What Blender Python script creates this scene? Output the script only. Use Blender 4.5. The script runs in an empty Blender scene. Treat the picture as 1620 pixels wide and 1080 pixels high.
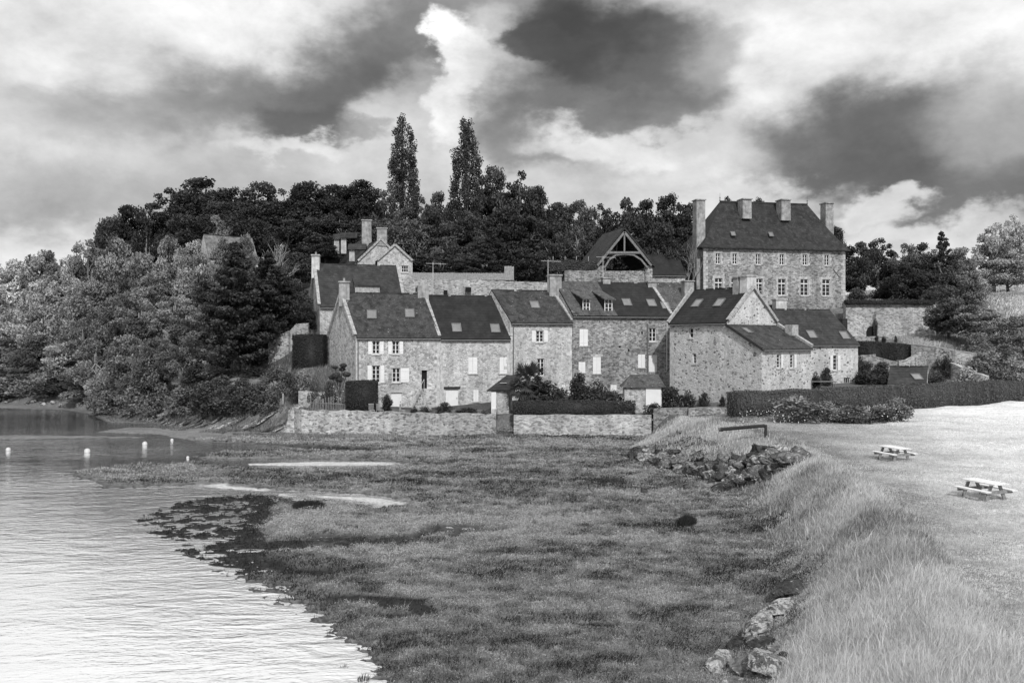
import bpy, math, random
import numpy as np
from mathutils import Vector, Matrix
R = math.radians
random.seed(7); RNG = np.random.default_rng(7)
SC = bpy.context.scene
COL = SC.collection
F = 1350.0; CZ = 8.0; HX, HY = 810.0, 540.0

# ------------------------------------------------------------------ camera
cam = bpy.data.cameras.new('camera'); camo = bpy.data.objects.new('camera', cam); COL.objects.link(camo)
cam.sensor_width = 36; cam.lens = 30.0; cam.clip_start = 0.2; cam.clip_end = 9000
camo.location = (0, 0, CZ); camo.rotation_euler = (R(90), 0, 0)
SC.camera = camo
SC.render.resolution_x = 1024; SC.render.resolution_y = 682

# ------------------------------------------------------------------ sun + sky
SUN_AZ = 168.0   # degrees clockwise from +Y (from the right, behind the camera)
SUN_EL = 41.0
sl = bpy.data.lights.new('sun', 'SUN'); slo = bpy.data.objects.new('sun', sl); COL.objects.link(slo)
sl.energy = 3.5; sl.angle = R(1.5); sl.color = (1, 1, 1)
sd = Vector((math.sin(R(SUN_AZ))*math.cos(R(SUN_EL)), math.cos(R(SUN_AZ))*math.cos(R(SUN_EL)), math.sin(R(SUN_EL))))
slo.rotation_euler = sd.to_track_quat('Z', 'Y').to_euler(); slo.location = (60, -60, 80)
SC.view_settings.view_transform = 'Standard'; SC.view_settings.look = 'None'
SC.view_settings.exposure = 0.0; SC.view_settings.gamma = 1.0

W = bpy.data.worlds.new('World'); SC.world = W; W.use_nodes = True
nt = W.node_tree; nt.nodes.clear()
def wn(t, **k):
    n = nt.nodes.new(t)
    for a, b in k.items(): setattr(n, a, b)
    return n
def wmath(op, a, b=None, c=None, clamp=False):
    n = wn('ShaderNodeMath', operation=op, use_clamp=clamp)
    for i, v in enumerate((a, b, c)):
        if v is None: continue
        if isinstance(v, (int, float)): n.inputs[i].default_value = v
        else: nt.links.new(v, n.inputs[i])
    return n.outputs[0]
def wvec(op, a, b=None, c=None):
    n = wn('ShaderNodeVectorMath', operation=op)
    for i, v in enumerate((a, b, c)):
        if v is None: continue
        if isinstance(v, tuple): n.inputs[i].default_value = v
        else: nt.links.new(v, n.inputs[i])
    return n.outputs['Value'] if op == 'LENGTH' else n.outputs[0]
tc = wn('ShaderNodeTexCoord'); vdir = tc.outputs['Generated']
sp = wn('ShaderNodeSeparateXYZ'); nt.links.new(vdir, sp.inputs[0])
az = wmath('ARCTAN2', sp.outputs[0], sp.outputs[1]); el = wmath('ARCSINE', sp.outputs[2])
cmb = wn('ShaderNodeCombineXYZ'); nt.links.new(az, cmb.inputs[0]); nt.links.new(el, cmb.inputs[1])
def wnoise(scale, detail, rough, dist=0.0, stretch=(1, 1, 1.6)):
    m = wvec('MULTIPLY', vdir, stretch)
    n = wn('ShaderNodeTexNoise'); n.inputs['Scale'].default_value = scale; n.inputs['Detail'].default_value = detail
    n.inputs['Roughness'].default_value = rough; n.inputs['Distortion'].default_value = dist
    nt.links.new(m, n.inputs['Vector']); return n
n1 = wnoise(5.0, 7, .56, 0); n2 = wnoise(18.0, 5, .55)
off = wvec('MULTIPLY_ADD', n1.outputs['Color'], (.21, .155, 0), (-.105, -.0775, 0))
off2 = wvec('MULTIPLY_ADD', n2.outputs['Color'], (.085, .065, 0), (-.0425, -.0325, 0))
P = wvec('ADD', wvec('ADD', cmb.outputs[0], off), off2)
def azel(px, py):
    u = (px-HX)/F; v = (HY-py)/F
    return math.atan(u), math.atan(v/math.sqrt(1+u*u))
# cloud masses: (px, py, rx, ry, luminance, weight, edge softness)
CL = [
 (200, 30, 560, 150, .74, .9, 1), (1480, 40, 420, 130, .75, .9, 1), (560, 340, 700, 70, .55, .6, 1),
 (120, 290, 420, 100, .38, .85, 1), (330, 330, 300, 70, .38, .7, 1), (30, 395, 220, 50, .75, .8, 1), (50, 190, 170, 70, .6, .7, 1),
 (260, 190, 250, 50, .34, .8, 1), (430, 170, 240, 80, .16, .9, 1), (540, 140, 150, 85, .10, .88, .9), (650, 70, 170, 70, .15, .9, .9),
 (740, 8, 170, 50, .2, .85, 1), (480, 210, 110, 36, .09, .85, .8),
 (450, 252, 120, 22, .7, .7, .8), (620, 215, 90, 55, .55, .8, .8), (556, 222, 46, 16, .2, .6, .8),
 (655, 150, 60, 50, .5, .6, 1), (722, 110, 52, 60, .92, 1, .4), (712, 175, 40, 50, .8, .85, .5), (800, 110, 85, 60, .62, .85, .7), (830, 50, 80, 34, .6, .7, 1),
 (870, 215, 140, 85, .17, .92, .8), (820, 240, 90, 40, .22, .7, 1),
 (1010, 225, 170, 36, .68, .85, .7), (1110, 200, 100, 60, .42, .6, .8), (1190, 260, 90, 70, .6, .6, 1),
 (1000, 80, 200, 100, .09, .95, .8), (930, 60, 110, 75, .06, .85, .8), (870, 92, 80, 22, .08, .9, .6), (1110, 100, 150, 70, .13, .8, .8),
 (1040, 170, 120, 30, .15, .75, .7), (1180, 70, 110, 60, .45, .6, 1),
 (1345, 70, 130, 80, .75, .7, .6),
 (1460, 260, 270, 130, .24, .9, .9), (1375, 240, 160, 95, .10, .85, .8), (1520, 325, 190, 56, .13, .85, .8), (1585, 190, 130, 100, .38, .7, 1),
 (1345, 300, 110, 45, .10, .75, .7),
 (1240, 325, 100, 34, .6, .7, .8), (1430, 395, 260, 26, .68, .8, .8), (1380, 345, 60, 26, .85, .6, .6), (930, 292, 160, 36, .55, .6, 1), (1150, 300, 90, 30, .7, .6, .7),
]
# the broken ceiling higher up and behind the viewer
val = wn('ShaderNodeMapRange', interpolation_type='SMOOTHSTEP'); nt.links.new(el, val.inputs[0])
val.inputs[1].default_value = .38; val.inputs[2].default_value = .62; val.inputs[3].default_value = .58; val.inputs[4].default_value = .92
L = val.outputs[0]
for (px, py, rx, ry, lv, wt, soft) in CL:
    a, e = azel(px, py); ra = rx/F; re = ry/F
    q = wvec('LENGTH', wvec('MULTIPLY_ADD', P, (1/ra, 1/re, 0), (-a/ra, -e/re, 0)))
    m = wn('ShaderNodeMapRange', interpolation_type='SMOOTHERSTEP'); nt.links.new(q, m.inputs[0])
    m.inputs[1].default_value = 1.35; m.inputs[2].default_value = 1.35-1.2*soft; m.inputs[3].default_value = 0; m.inputs[4].default_value = wt
    mx = wn('ShaderNodeMix', data_type='FLOAT'); nt.links.new(m.outputs[0], mx.inputs[0]); nt.links.new(L, mx.inputs[2]); mx.inputs[3].default_value = lv
    L = mx.outputs[0]
n3 = wnoise(8.0, 10, .62, .15)
mod = wn('ShaderNodeMapRange'); nt.links.new(n3.outputs[0], mod.inputs[0])
mod.inputs[1].default_value = .3; mod.inputs[2].default_value = .7; mod.inputs[3].default_value = .72; mod.inputs[4].default_value = 1.24
L = wmath('MULTIPLY', L, mod.outputs[0])
sky = wn('ShaderNodeTexSky', sky_type='NISHITA', sun_disc=False); sky.sun_elevation = R(SUN_EL); sky.sun_rotation = R(SUN_AZ)
bw = wn('ShaderNodeRGBToBW'); nt.links.new(sky.outputs[0], bw.inputs[0])
gap = wmath('MULTIPLY', bw.outputs[0], .05)
cloud = wmath('MULTIPLY_ADD', L, 11.6, gap)
bg = wn('ShaderNodeBackground'); nt.links.new(cloud, bg.inputs[0]); bg.inputs[1].default_value = .1
ow = wn('ShaderNodeOutputWorld'); nt.links.new(bg.outputs[0], ow.inputs[0])
W.cycles.sampling_method = 'MANUAL'; W.cycles.sample_map_resolution = 512

# ------------------------------------------------------------------ geometry from the view
def at(px, d, py=None):
    x = (px-HX)/F*d
    return (x, d) if py is None else (x, d, CZ-(py-HY)/F*d)
def zat(py, d): return CZ-(py-HY)/F*d
def low(px, py, z=0.0):
    d = (CZ-z)*F/(py-HY); return ((px-HX)/F*d, d)

# ------------------------------------------------------------------ numpy noise
def vnoise(x, y, seed=0):
    xi = np.floor(x).astype(np.int64); yi = np.floor(y).astype(np.int64)
    fx = x-xi; fy = y-yi; fx = fx*fx*(3-2*fx); fy = fy*fy*(3-2*fy)
    def h(a, b):
        n = (a*374761393+b*668265263+seed*974711) & 0x7fffffff
        n = ((n ^ (n >> 13))*1274126177) & 0x7fffffff
        return ((n ^ (n >> 16)) & 0xffff)/65535.0
    return (h(xi, yi)*(1-fx)+h(xi+1, yi)*fx)*(1-fy)+(h(xi, yi+1)*(1-fx)+h(xi+1, yi+1)*fx)*fy
def fbm(x, y, o=4, seed=0, g=.5):
    s = 0; a = 1; t = 0
    for i in range(o):
        s = s+a*vnoise(x*2**i+17*i, y*2**i-9*i, seed+i); t += a; a *= g
    return s/t
def sstep(a, b, x):
    t = np.clip((x-a)/(b-a), 0, 1); return t*t*(3-2*t)

# ------------------------------------------------------------------ terrain function
FOOT = [(-400, 190, 8), (-120, 125, 6), (-65, 108, 4), (-48, 98, 3.5), (-39, 87, 3.5), (-29, 78.5, 3.5), (-20.5, 73.5, 3), (-18.0, 71.9, .5),
        (-1.6, 71.9, .5), (-1.3, 73.3, 1.6), (-.1, 73.3, 1.6), (.1, 71.9, .5), (11.8, 71.9, .6), (9.6, 66, 5), (8.2, 60, 7), (10.0, 52, 6.5),
        (11.6, 46, 4.2), (10.8, 36, 3.6), (8.3, 27, 3.9), (4.9, 20, 5), (2.0, 12, 6), (1, 5, 7), (0, -60, 7)]
INL = [(-16,76,1.6),(-8,76,1.6),(0,76,1.6),(10,76,1.8),(-14,73,1.7),(-5,73,1.7),(5,73,1.7),(10,73,1.8),(-10,82,2),(0,85,2.5),(10,86,3),(-20,75,2.0),(-22,78,3.0),(-26,83,4.6),(-18,84,5.5),
 (-20,89,8.7),(-25,92,8.5),(-14,90,8.5),(-10,95,12),(0,96,12),(10,96,11.5),(20,98,10.5),(-10,104,14.4),(0,104,14.4),(13,105,14.6),(17,103,14.6),(30,112,11),(22,108,11.3),
 (40,112,11.5),(38,103,8.3),(45,103.5,8.3),(52,103,8.3),(43,99,7.4),(48,99,7.4),(53,99,7.4),(43,105,8.1),(46,105,8.1),(49,105,8.1),(53,105,8.1),(44,95,6.2),(50,95,6.2),(41,101,7.8),(55,126,14.6),(48,136,15.5),(62,140,16),(72,128,15),(42,109,12.3),(56,108,12.3),(48,112,13.0),(44,118,14.5),(-20,108,15.5),(-10,120,17),(0,130,20),(20,130,18),(-30,120,19),(-30,140,24),
 (-50,140,22),(-70,140,14),(-90,140,9),(-60,118,7),(-45,108,10),(-36,96,8),(-30,86,4.5),(-80,125,4),(-66,112,1.4),(-62,116,2.6),(-54,108,1.6),(-75,118,1.8),(-90,126,2),(-60,121,5),(-110,145,6),(-60,126,11),(-35,82,2.5),(-27,79,1.9),(-45,94,2.2),(-55,104,2.2),(-38,88,2.6),(0,160,24),(60,130,14),
 (60,108,9.8),(82,140,19.5),(90,120,15),(75,105,10.5),(58,96,5.2),(46,90,4.4),(36,82,3.7),(26,82,3.3),(20,79,2.6),(72,96,5),(100,100,7),(0,250,28),(-120,250,14),
 (120,250,26),(200,150,22),(-200,230,8),(20,60,2.2),(35,60,2.2),(60,60,2.3),(16,62,2.2),(13,68,2.0),(14,56,2.2),(16,50,2.2),(16,40,2.2),(15,30,2.2),(12,20,2.3),(25,40,2.2),(25,20,2.2),(45,30,2.2),(60,40,2.2),
 (10,5,2.3),(20,0,2.3),(45,0,2.3),(10,-40,2.3),(40,-40,2.3),(80,20,2.3),(28,70,2.2),(42,77,2.2),(50,82,2.3),(57,87,2.3),(36,73,2.2),(24,67,2.2),(17,66,2.1),(70,80,2.4),(35,66,2.2),(45,70,2.2),(58,78,2.3),(110,50,2.6),(150,0,3)]
INL = np.array(INL, float)
def inland(x, y):
    num = np.zeros_like(x); den = np.zeros_like(x)
    for a, b, c in INL:
        w = 1.0/((x-a)**2+(y-b)**2+2.0)**2.0
        num += w*c; den += w
    return num/den
def foot_dist(x, y):
    """signed distance behind the foot line (positive on land) and the width of the rise there"""
    best = np.full(x.shape, 1e18); sg = np.zeros_like(x); wd = np.ones_like(x)
    for (ax, ay, aw), (bx, by, bw_) in zip(FOOT[:-1], FOOT[1:]):
        dx, dy = bx-ax, by-ay; l2 = dx*dx+dy*dy
        t = np.clip(((x-ax)*dx+(y-ay)*dy)/l2, 0, 1)
        qx, qy = x-(ax+t*dx), y-(ay+t*dy); d2 = qx*qx+qy*qy
        m = d2 < best-1e-9
        best = np.where(m, d2, best); wd = np.where(m, aw+(bw_-aw)*t, wd)
    poly = [(a, b) for a, b, c in FOOT]+[(3000, -60), (3000, 3000), (-3000, 3000), (-3000, 190)]
    ins = inpoly(x, y, poly)
    return np.where(ins, 1, -1)*np.sqrt(best), wd
def inpoly(x, y, poly):
    ins = np.zeros(x.shape, bool); n = len(poly)
    for i in range(n):
        ax, ay = poly[i]; bx, by = poly[(i+1) % n]
        if ay == by: continue
        c = ((ay > y) != (by > y)) & (x < (bx-ax)*(y-ay)/(by-ay)+ax)
        ins ^= c
    return ins
def polysd(x, y, poly):
    best = np.full(x.shape, 1e18); n = len(poly)
    for i in range(n):
        ax, ay = poly[i]; bx, by = poly[(i+1) % n]; dx, dy = bx-ax, by-ay
        t = np.clip(((x-ax)*dx+(y-ay)*dy)/(dx*dx+dy*dy+1e-9), 0, 1)
        best = np.minimum(best, (x-ax-t*dx)**2+(y-ay-t*dy)**2)
    return np.where(inpoly(x, y, poly), 1, -1)*np.sqrt(best)
WATER = [low(*p) for p in [(640,1120),(610,1080),(575,1045),(520,1003),(480,968),(432,938),(375,918),(330,903),(335,880),(300,862),(262,838),(235,815),(270,800),(330,787),(400,782),(470,789),(530,791),(600,803),(650,799),
   (600,785),(520,778),(440,775),(400,771),(330,768),(300,764),(230,768),(160,772),(150,760),(190,748),(160,742),(230,733),(330,736),(420,741),(530,739),(628,737),(640,731),(520,727),(400,726),(330,727),(300,722),
   (350,716),(450,711),(430,706),(350,702),(290,696),(250,688),(150,684),(200,676),(300,678),(260,672),(170,668),(140,655),(100,649),(0,646),(-120,643)]]+[(-400,185),(-900,185),(-900,-60),(0,-60),(-1,5),(-2,14)]
ISLE1 = [low(*p) for p in [(100,750),(180,738),(330,731),(395,745),(400,764),(300,768),(190,772),(150,760)]]
ISLE2 = [low(*p) for p in [(-80,690),(60,688),(150,690),(240,692),(130,694),(40,696),(-80,696)]]
WEED_REFLECTION = [low(*p) for p in [(195,828),(230,806),(300,790),(400,780),(430,796),(420,812),(415,845),(395,880),(400,905),(350,912),(290,890),(250,868),(215,848)]]  # weed patch, with dark reflections on its water put into the tone
WEED2 = [low(*p) for p in [(340,862),(420,862),(486,858),(488,872),(420,878),(330,890)]]
MUD_SHADE = [[low(*p) for p in q] for q in (
   [(455,783),(510,785),(514,803),(470,807),(440,795)], [(490,845),(640,848),(700,830),(760,835),(640,862),(560,870),(488,868)],  # first patch is bush shade put into the ground tone, second a mud channel
   [(700,846),(800,838),(800,845),(700,856)], [(300,700),(480,704),(620,712),(560,716),(420,712),(330,708)], [(380,735),(480,739),(600,740),(480,745),(400,745)],
   [(400,880),(480,900),(560,905),(500,915),(420,905)], [(940,760),(985,756),(990,768),(950,772)])]
GLINT = [[low(*p) for p in q] for q in ([(382,733),(450,730.5),(560,730),(630,732),(625,735.5),(540,737),(450,737),(390,736)], [(440,781),(520,783),(600,788),(645,796),(638,799),(595,800),(560,791),(500,787),(440,785)],  # sun glints on the inlet water, put into the ground tone as pale slivers
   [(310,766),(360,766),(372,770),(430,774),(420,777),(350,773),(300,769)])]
def terrain(x, y):
    x = np.asarray(x, float); y = np.asarray(y, float)
    fd, wd = foot_dist(x, y)
    r = np.sqrt(x*x+y*y)
    jit = (fbm(x*.7, y*.7, 3, 3)-.5)*.45*np.clip(wd-.7, 0, 1)
    t = (fd+jit)/wd; t = .45*np.clip(t, 0, 1)+.55*sstep(0, 1, t)
    marsh = .10+.18*(fbm(x*.22, y*.35, 4, 11)-.3)+.09*(fbm(x*2.2, y*2.2, 3, 5)-.5)
    nz = (fbm(x*.55, y*.55, 4, 21)-.5)*1.4+(fbm(x*3, y*3, 2, 8)-.5)*.35
    sdw = polysd(x, y, WATER)+nz*np.where(y < 36, .8, .28)
    si = np.maximum(polysd(x, y, ISLE1), polysd(x, y, ISLE2))+nz*.8
    sdw = np.minimum(sdw, -si)
    sp_ = (fbm(x*3.2, y*7, 3, 35)-.5)*.26*np.clip(1-np.abs(sdw)/1.6, 0, 1)*(y < 60)
    marsh = marsh*(1-sstep(-1.2, .25, sdw))-.35*sstep(.1, 1.8, sdw)-.03*sstep(-.3, .2, sdw)+sp_
    weed_and_reflection = sstep(-.8, 1.2, np.maximum(polysd(x, y, WEED_REFLECTION), polysd(x, y, WEED2))+nz*.9)
    marsh = marsh*(1-weed_and_reflection)+weed_and_reflection*((fbm(x*.9, y*1.6, 4, 31)-.49)*.22+(fbm(x*3.5, y*9, 2, 33)-.5)*.16)
    mud_and_shade = np.zeros_like(x)
    for q in MUD_SHADE: mud_and_shade = np.maximum(mud_and_shade, sstep(-.3, .5, polysd(x, y, q)+nz*.8))  # mask of mud plus the painted bush shade
    marsh = marsh-.10*mud_and_shade*(marsh > .03)
    ck = np.abs(fbm(x*.085+.04*y, y*.16, 3, 77)-.5)+.035*(fbm(x*.6, y*.6, 2, 78)-.5); creek = (1-sstep(.002, .008, ck))*(x < 9.5)*(y < 66)*((x < 3) | (y > 36))*(sdw < -.3)
    mud_and_shade = np.maximum(mud_and_shade, creek); marsh = marsh-.07*creek*(marsh > .03)
    glint = np.zeros_like(x)
    for q in GLINT: glint = np.maximum(glint, sstep(-.25, .35, polysd(x, y, q)+nz*.55))
    marsh = marsh*(1-glint)+glint*.03
    inl = inland(x, y)+(fbm(x*.12, y*.12, 3, 41)-.5)*.6*sstep(62, 90, y)+(fbm(x*.8, y*.8, 3, 42)-.5)*.12
    z = marsh*(1-t)+inl*t
    rough = (fd > -.5) & (fd < 9) & (x < -19)
    ridge = (fbm((x+y*.3)*.5, (y-x*.6)*2.2, 4, 51)-.5)
    z = z+np.where(rough, ridge*.8*sstep(-.5, 1.2, fd)*(1-sstep(3, 5, fd)), 0)
    far = sstep(400, 1500, r); z = z*(1-far)+far*(12)*(x > -1e9)
    return z, dict(glint=glint, fd=fd, t=t, weed_and_reflection=weed_and_reflection, mud_and_shade=mud_and_shade, sdw=sdw, ridge=ridge, rough=rough, wd=wd)
def gz(x, y): return float(terrain(np.array([x]), np.array([y]))[0][0])

# ------------------------------------------------------------------ materials
def newmat(name):
    m = bpy.data.materials.new(name); m.use_nodes = True; m.node_tree.nodes.clear(); return m
class NT:
    def __init__(s, m): s.t = m.node_tree
    def n(s, typ, **k):
        o = s.t.nodes.new(typ)
        for a, b in k.items(): setattr(o, a, b)
        return o
    def l(s, a, b): s.t.links.new(a, b)
    def noise(s, vec, scale, detail=3, rough=.55, dist=0):
        o = s.n('ShaderNodeTexNoise'); o.inputs['Scale'].default_value = scale; o.inputs['Detail'].default_value = detail
        o.inputs['Roughness'].default_value = rough; o.inputs['Distortion'].default_value = dist; s.l(vec, o.inputs['Vector']); return o.outputs[0]
    def mr(s, v, a, b, c, d, kind='LINEAR'):
        o = s.n('ShaderNodeMapRange', interpolation_type=kind); s.l(v, o.inputs[0])
        for i, q in enumerate((a, b, c, d)): o.inputs[i+1].default_value = q
        return o.outputs[0]
    def m(s, op, a, b=None, clamp=False):
        o = s.n('ShaderNodeMath', operation=op, use_clamp=clamp)
        for i, v in enumerate((a, b)):
            if v is None: continue
            if isinstance(v, (int, float)): o.inputs[i].default_value = v
            else: s.l(v, o.inputs[i])
        return o.outputs[0]
    def mix(s, f, a, b):
        o = s.n('ShaderNodeMix', data_type='FLOAT')
        for i, v in ((0, f), (2, a), (3, b)):
            if isinstance(v, (int, float)): o.inputs[i].default_value = v
            else: s.l(v, o.inputs[i])
        return o.outputs[0]
    def vscale(s, vec, sc):
        o = s.n('ShaderNodeVectorMath', operation='MULTIPLY'); s.l(vec, o.inputs[0]); o.inputs[1].default_value = sc; return o.outputs[0]
    def out(s, col, rough=.9, spec=.2, bump=None, bstr=.3, bdist=.02, metallic=0):
        p = s.n('ShaderNodeBsdfPrincipled'); o = s.n('ShaderNodeOutputMaterial')
        if isinstance(col, (int, float)): p.inputs['Base Color'].default_value = (col, col, col, 1)
        else: s.l(col, p.inputs['Base Color'])
        if isinstance(rough, (int, float)): p.inputs['Roughness'].default_value = rough
        else: s.l(rough, p.inputs['Roughness'])
        p.inputs['Specular IOR Level'].default_value = spec; p.inputs['Metallic'].default_value = metallic
        if bump is not None:
            b = s.n('ShaderNodeBump'); b.inputs['Strength'].default_value = bstr; b.inputs['Distance'].default_value = bdist
            s.l(bump, b.inputs['Height']); s.l(b.outputs[0], p.inputs['Normal'])
        s.l(p.outputs[0], o.inputs[0]); return p
    def obj(s): return s.n('ShaderNodeTexCoord').outputs['Object']
    def geo(s): return s.n('ShaderNodeNewGeometry').outputs['Position']
    def attr(s, name):
        a = s.n('ShaderNodeAttribute'); a.attribute_name = name; return a.outputs['Fac']

def stone_mat(name, mortar=.42, dark=.10, light=.50, scale=3.2, zst=1.9, stain=.35, darkfrac=.5, joint=.09):
    """rubble masonry: irregular stones, pale joints, broad weathering"""
    m = newmat(name); t = NT(m); p = t.obj()
    warp = t.n('ShaderNodeTexNoise'); warp.inputs['Scale'].default_value = 2.2; t.l(p, warp.inputs['Vector'])
    add = t.n('ShaderNodeVectorMath', operation='MULTIPLY_ADD'); t.l(warp.outputs['Color'], add.inputs[0]); add.inputs[1].default_value = (.25, .25, .18); t.l(p, add.inputs[2])
    q = t.vscale(add.outputs[0], (1, 1, zst))
    v = t.n('ShaderNodeTexVoronoi'); v.inputs['Scale'].default_value = scale; t.l(q, v.inputs['Vector'])
    e = t.n('ShaderNodeTexVoronoi', feature='DISTANCE_TO_EDGE'); e.inputs['Scale'].default_value = scale; t.l(q, e.inputs['Vector'])
    sep = t.n('ShaderNodeSeparateColor'); t.l(v.outputs['Color'], sep.inputs[0])
    r1 = sep.outputs[0]
    tone = t.mr(t.m('POWER', r1, 1.0), 0, 1, light, dark)
    tone = t.mix(t.mr(r1, darkfrac-.15, darkfrac+.25, 0, 1), t.m('MULTIPLY', t.mr(sep.outputs[1], 0, 1, .8, 1.1), light), tone)
    jn = t.mr(e.outputs['Distance'], joint*.4, joint, 1, 0, 'SMOOTHSTEP')
    col = t.mix(jn, tone, mortar)
    big = t.noise(p, .35, 5, .65)
    col = t.m('MULTIPLY', col, t.mr(big, .3, .7, 1-stain, 1+stain*.45))
    streak = t.noise(t.vscale(p, (1, 1, .18)), 1.3, 4, .6)
    col = t.m('MULTIPLY', col, t.mr(streak, .35, .7, .8, 1.12))
    fine = t.noise(p, 14, 3, .6); col = t.m('MULTIPLY', col, t.mr(fine, .3, .7, .8, 1.2))
    h = t.m('SUBTRACT', t.mr(e.outputs['Distance'], 0, .12, 0, 1), t.m('MULTIPLY', fine, .3))
    t.out(col, .95, .1, h, .6, .04); return m
def slate_mat(name, base=.04, moss=.0, mosscol=.10, lich=.0, patchy=.38):
    m = newmat(name); t = NT(m); p = t.obj()
    big = t.noise(p, .7, 5, .6); streak = t.noise(t.vscale(p, (1, 1, .25)), 1.6, 4, .6)
    row = t.n('ShaderNodeTexWave', wave_type='BANDS', bands_direction='Z'); row.inputs['Scale'].default_value = 1.3; row.inputs['Distortion'].default_value = .6; row.inputs['Detail'].default_value = 1; t.l(p, row.inputs['Vector'])
    v = t.n('ShaderNodeTexVoronoi'); v.inputs['Scale'].default_value = 3.6; t.l(t.vscale(p, (1, .6, 1.2)), v.inputs['Vector'])
    s2 = t.n('ShaderNodeSeparateColor'); t.l(v.outputs['Color'], s2.inputs[0])
    col = t.m('MULTIPLY', t.mr(big, .3, .7, base*(1-patchy), base*(1+patchy)), t.mr(s2.outputs[0], 0, 1, .82, 1.2))
    col = t.m('MULTIPLY', col, t.mr(row.outputs['Fac'], 0, 1, .85, 1.1))
    col = t.m('MULTIPLY', col, t.mr(streak, .3, .7, .65, 1.45))
    if moss:
        mn = t.noise(p, 1.6, 6, .7, .3)
        col = t.mix(t.mr(mn, .60-moss*.3, .70-moss*.15, 0, 1), col, t.m('MULTIPLY', t.mr(t.noise(p, 7, 3, .7), .3, .7, .5, 1.6), mosscol))
    if lich:
        ln = t.noise(p, 5.5, 2, .5); col = t.mix(t.mr(ln, .74-lich*.12, .77-lich*.12, 0, 1), col, .34)
    t.out(col, .75, .25, t.m('ADD', row.outputs['Fac'], t.noise(p, 9, 2)), .4, .03); return m
def flat_mat(name, c, rough=.8, var=.12, scale=3, spec=.2):
    m = newmat(name); t = NT(m); p = t.obj()
    a = t.noise(p, scale, 4, .6); b = t.noise(t.vscale(p, (1, 1, .2)), scale*3, 3, .6)
    col = t.m('MULTIPLY', t.mr(a, .3, .7, c*(1-var), c*(1+var)), t.mr(b, .3, .7, 1-var*.5, 1+var*.5))
    t.out(col, rough, spec, b, .15, .01); return m
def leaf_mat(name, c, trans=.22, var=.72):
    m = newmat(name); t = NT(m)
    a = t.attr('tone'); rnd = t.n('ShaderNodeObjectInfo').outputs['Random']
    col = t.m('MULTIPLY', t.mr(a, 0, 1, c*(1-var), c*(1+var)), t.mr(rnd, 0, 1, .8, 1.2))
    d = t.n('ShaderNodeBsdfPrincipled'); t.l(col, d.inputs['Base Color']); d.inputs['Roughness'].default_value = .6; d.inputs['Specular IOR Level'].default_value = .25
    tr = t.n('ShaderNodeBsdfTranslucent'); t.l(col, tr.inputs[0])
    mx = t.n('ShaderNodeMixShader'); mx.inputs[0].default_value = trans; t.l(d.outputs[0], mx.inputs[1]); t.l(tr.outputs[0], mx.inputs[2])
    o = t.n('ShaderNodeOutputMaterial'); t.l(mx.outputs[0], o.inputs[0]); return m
def glass_mat(name, c=.012):
    m = newmat(name); t = NT(m)
    t.out(c, .12, .5, t.noise(t.obj(), 1.5, 2), .05, .02); return m

M = {}
M['stone_grey'] = stone_mat('rubble_stone_grey', .43, .23, .50, 4.0, 1.35, .26, .5, .07)
M['stone_warm'] = stone_mat('rubble_stone_pale', .46, .27, .52, 4.4, 1.3, .20, .55, .07)
M['stone_old'] = stone_mat('rubble_stone_weathered', .28, .12, .38, 4.2, 1.8, .42, .4, .05)
M['stone_spot'] = stone_mat('whitewashed_rubble_with_dark_stones', .52, .10, .54, 3.6, 1.5, .16, .72, .15)
M['stone_manor'] = stone_mat('manor_masonry', .27, .14, .38, 3.2, 1.8, .45, .45, .05)
M['stone_wall'] = stone_mat('garden_wall_stone', .40, .14, .48, 4.0, 1.8, .40, .45)
M['stone_retaining'] = stone_mat('retaining_wall_stone', .44, .20, .50, 3.8, 2.0, .35, .5, .05)  # paler rubble for retaining, terrace and garden walls
M['ashlar'] = flat_mat('cut_granite', .36, .9, .3, 2.2)
M['quoin'] = flat_mat('corner_granite', .40, .9, .35, 3)
M['coping'] = flat_mat('pale_coping_stone', .30, .9, .35, 4)
M['chim'] = flat_mat('chimney_stone', .24, .9, .4, 1.8)
M['chim_pale'] = flat_mat('pale_chimney_render', .42, .9, .3, 1.5)
M['slate_dark'] = slate_mat('dark_slate', .013)
M['slate_mid'] = slate_mat('grey_slate', .024, .25, .04)
M['slate_moss'] = slate_mat('mossy_slate', .014, .75, .045, .10, .45)
M['slate_old'] = slate_mat('old_lichened_slate', .026, .9, .07, .35, .5)
M['slate_manor'] = slate_mat('manor_slate', .017, .4, .036, .0, .35)
M['slate_pale'] = slate_mat('weathered_pale_slate', .12, .3, .10)
M['white'] = flat_mat('white_paint', .62, .5, .05, 2, .3)
M['render'] = flat_mat('pale_render', .60, .9, .12, 1.2)
M['glass'] = glass_mat('window_glass')
M['skyglass'] = flat_mat('skylight_glass', .16, .15, .2, 1, .5)
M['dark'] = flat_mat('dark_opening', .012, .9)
M['metal'] = flat_mat('zinc_gutter', .12, .5, .2)
M['paleMetal'] = flat_mat('pale_metal', .45, .5, .1)
M['timber'] = flat_mat('grey_oak_timber', .16, .85, .35, 5)
M['plank'] = flat_mat('weathered_plank', .26, .85, .3, 6)
M['tablewood'] = flat_mat('bleached_table_wood', .62, .8, .2, 8)
M['tableleg'] = flat_mat('bench_leg_wood', .20, .85, .3, 6)
M['black'] = flat_mat('tarred_wood', .03, .8, .3)
M['buoy'] = flat_mat('buoy_plastic', .4, .4, .06, 3, .4)
M['bark'] = flat_mat('bark', .07, .95, .4, 4)
M['bark_pale'] = flat_mat('pale_bark', .20, .95, .3, 3)
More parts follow.
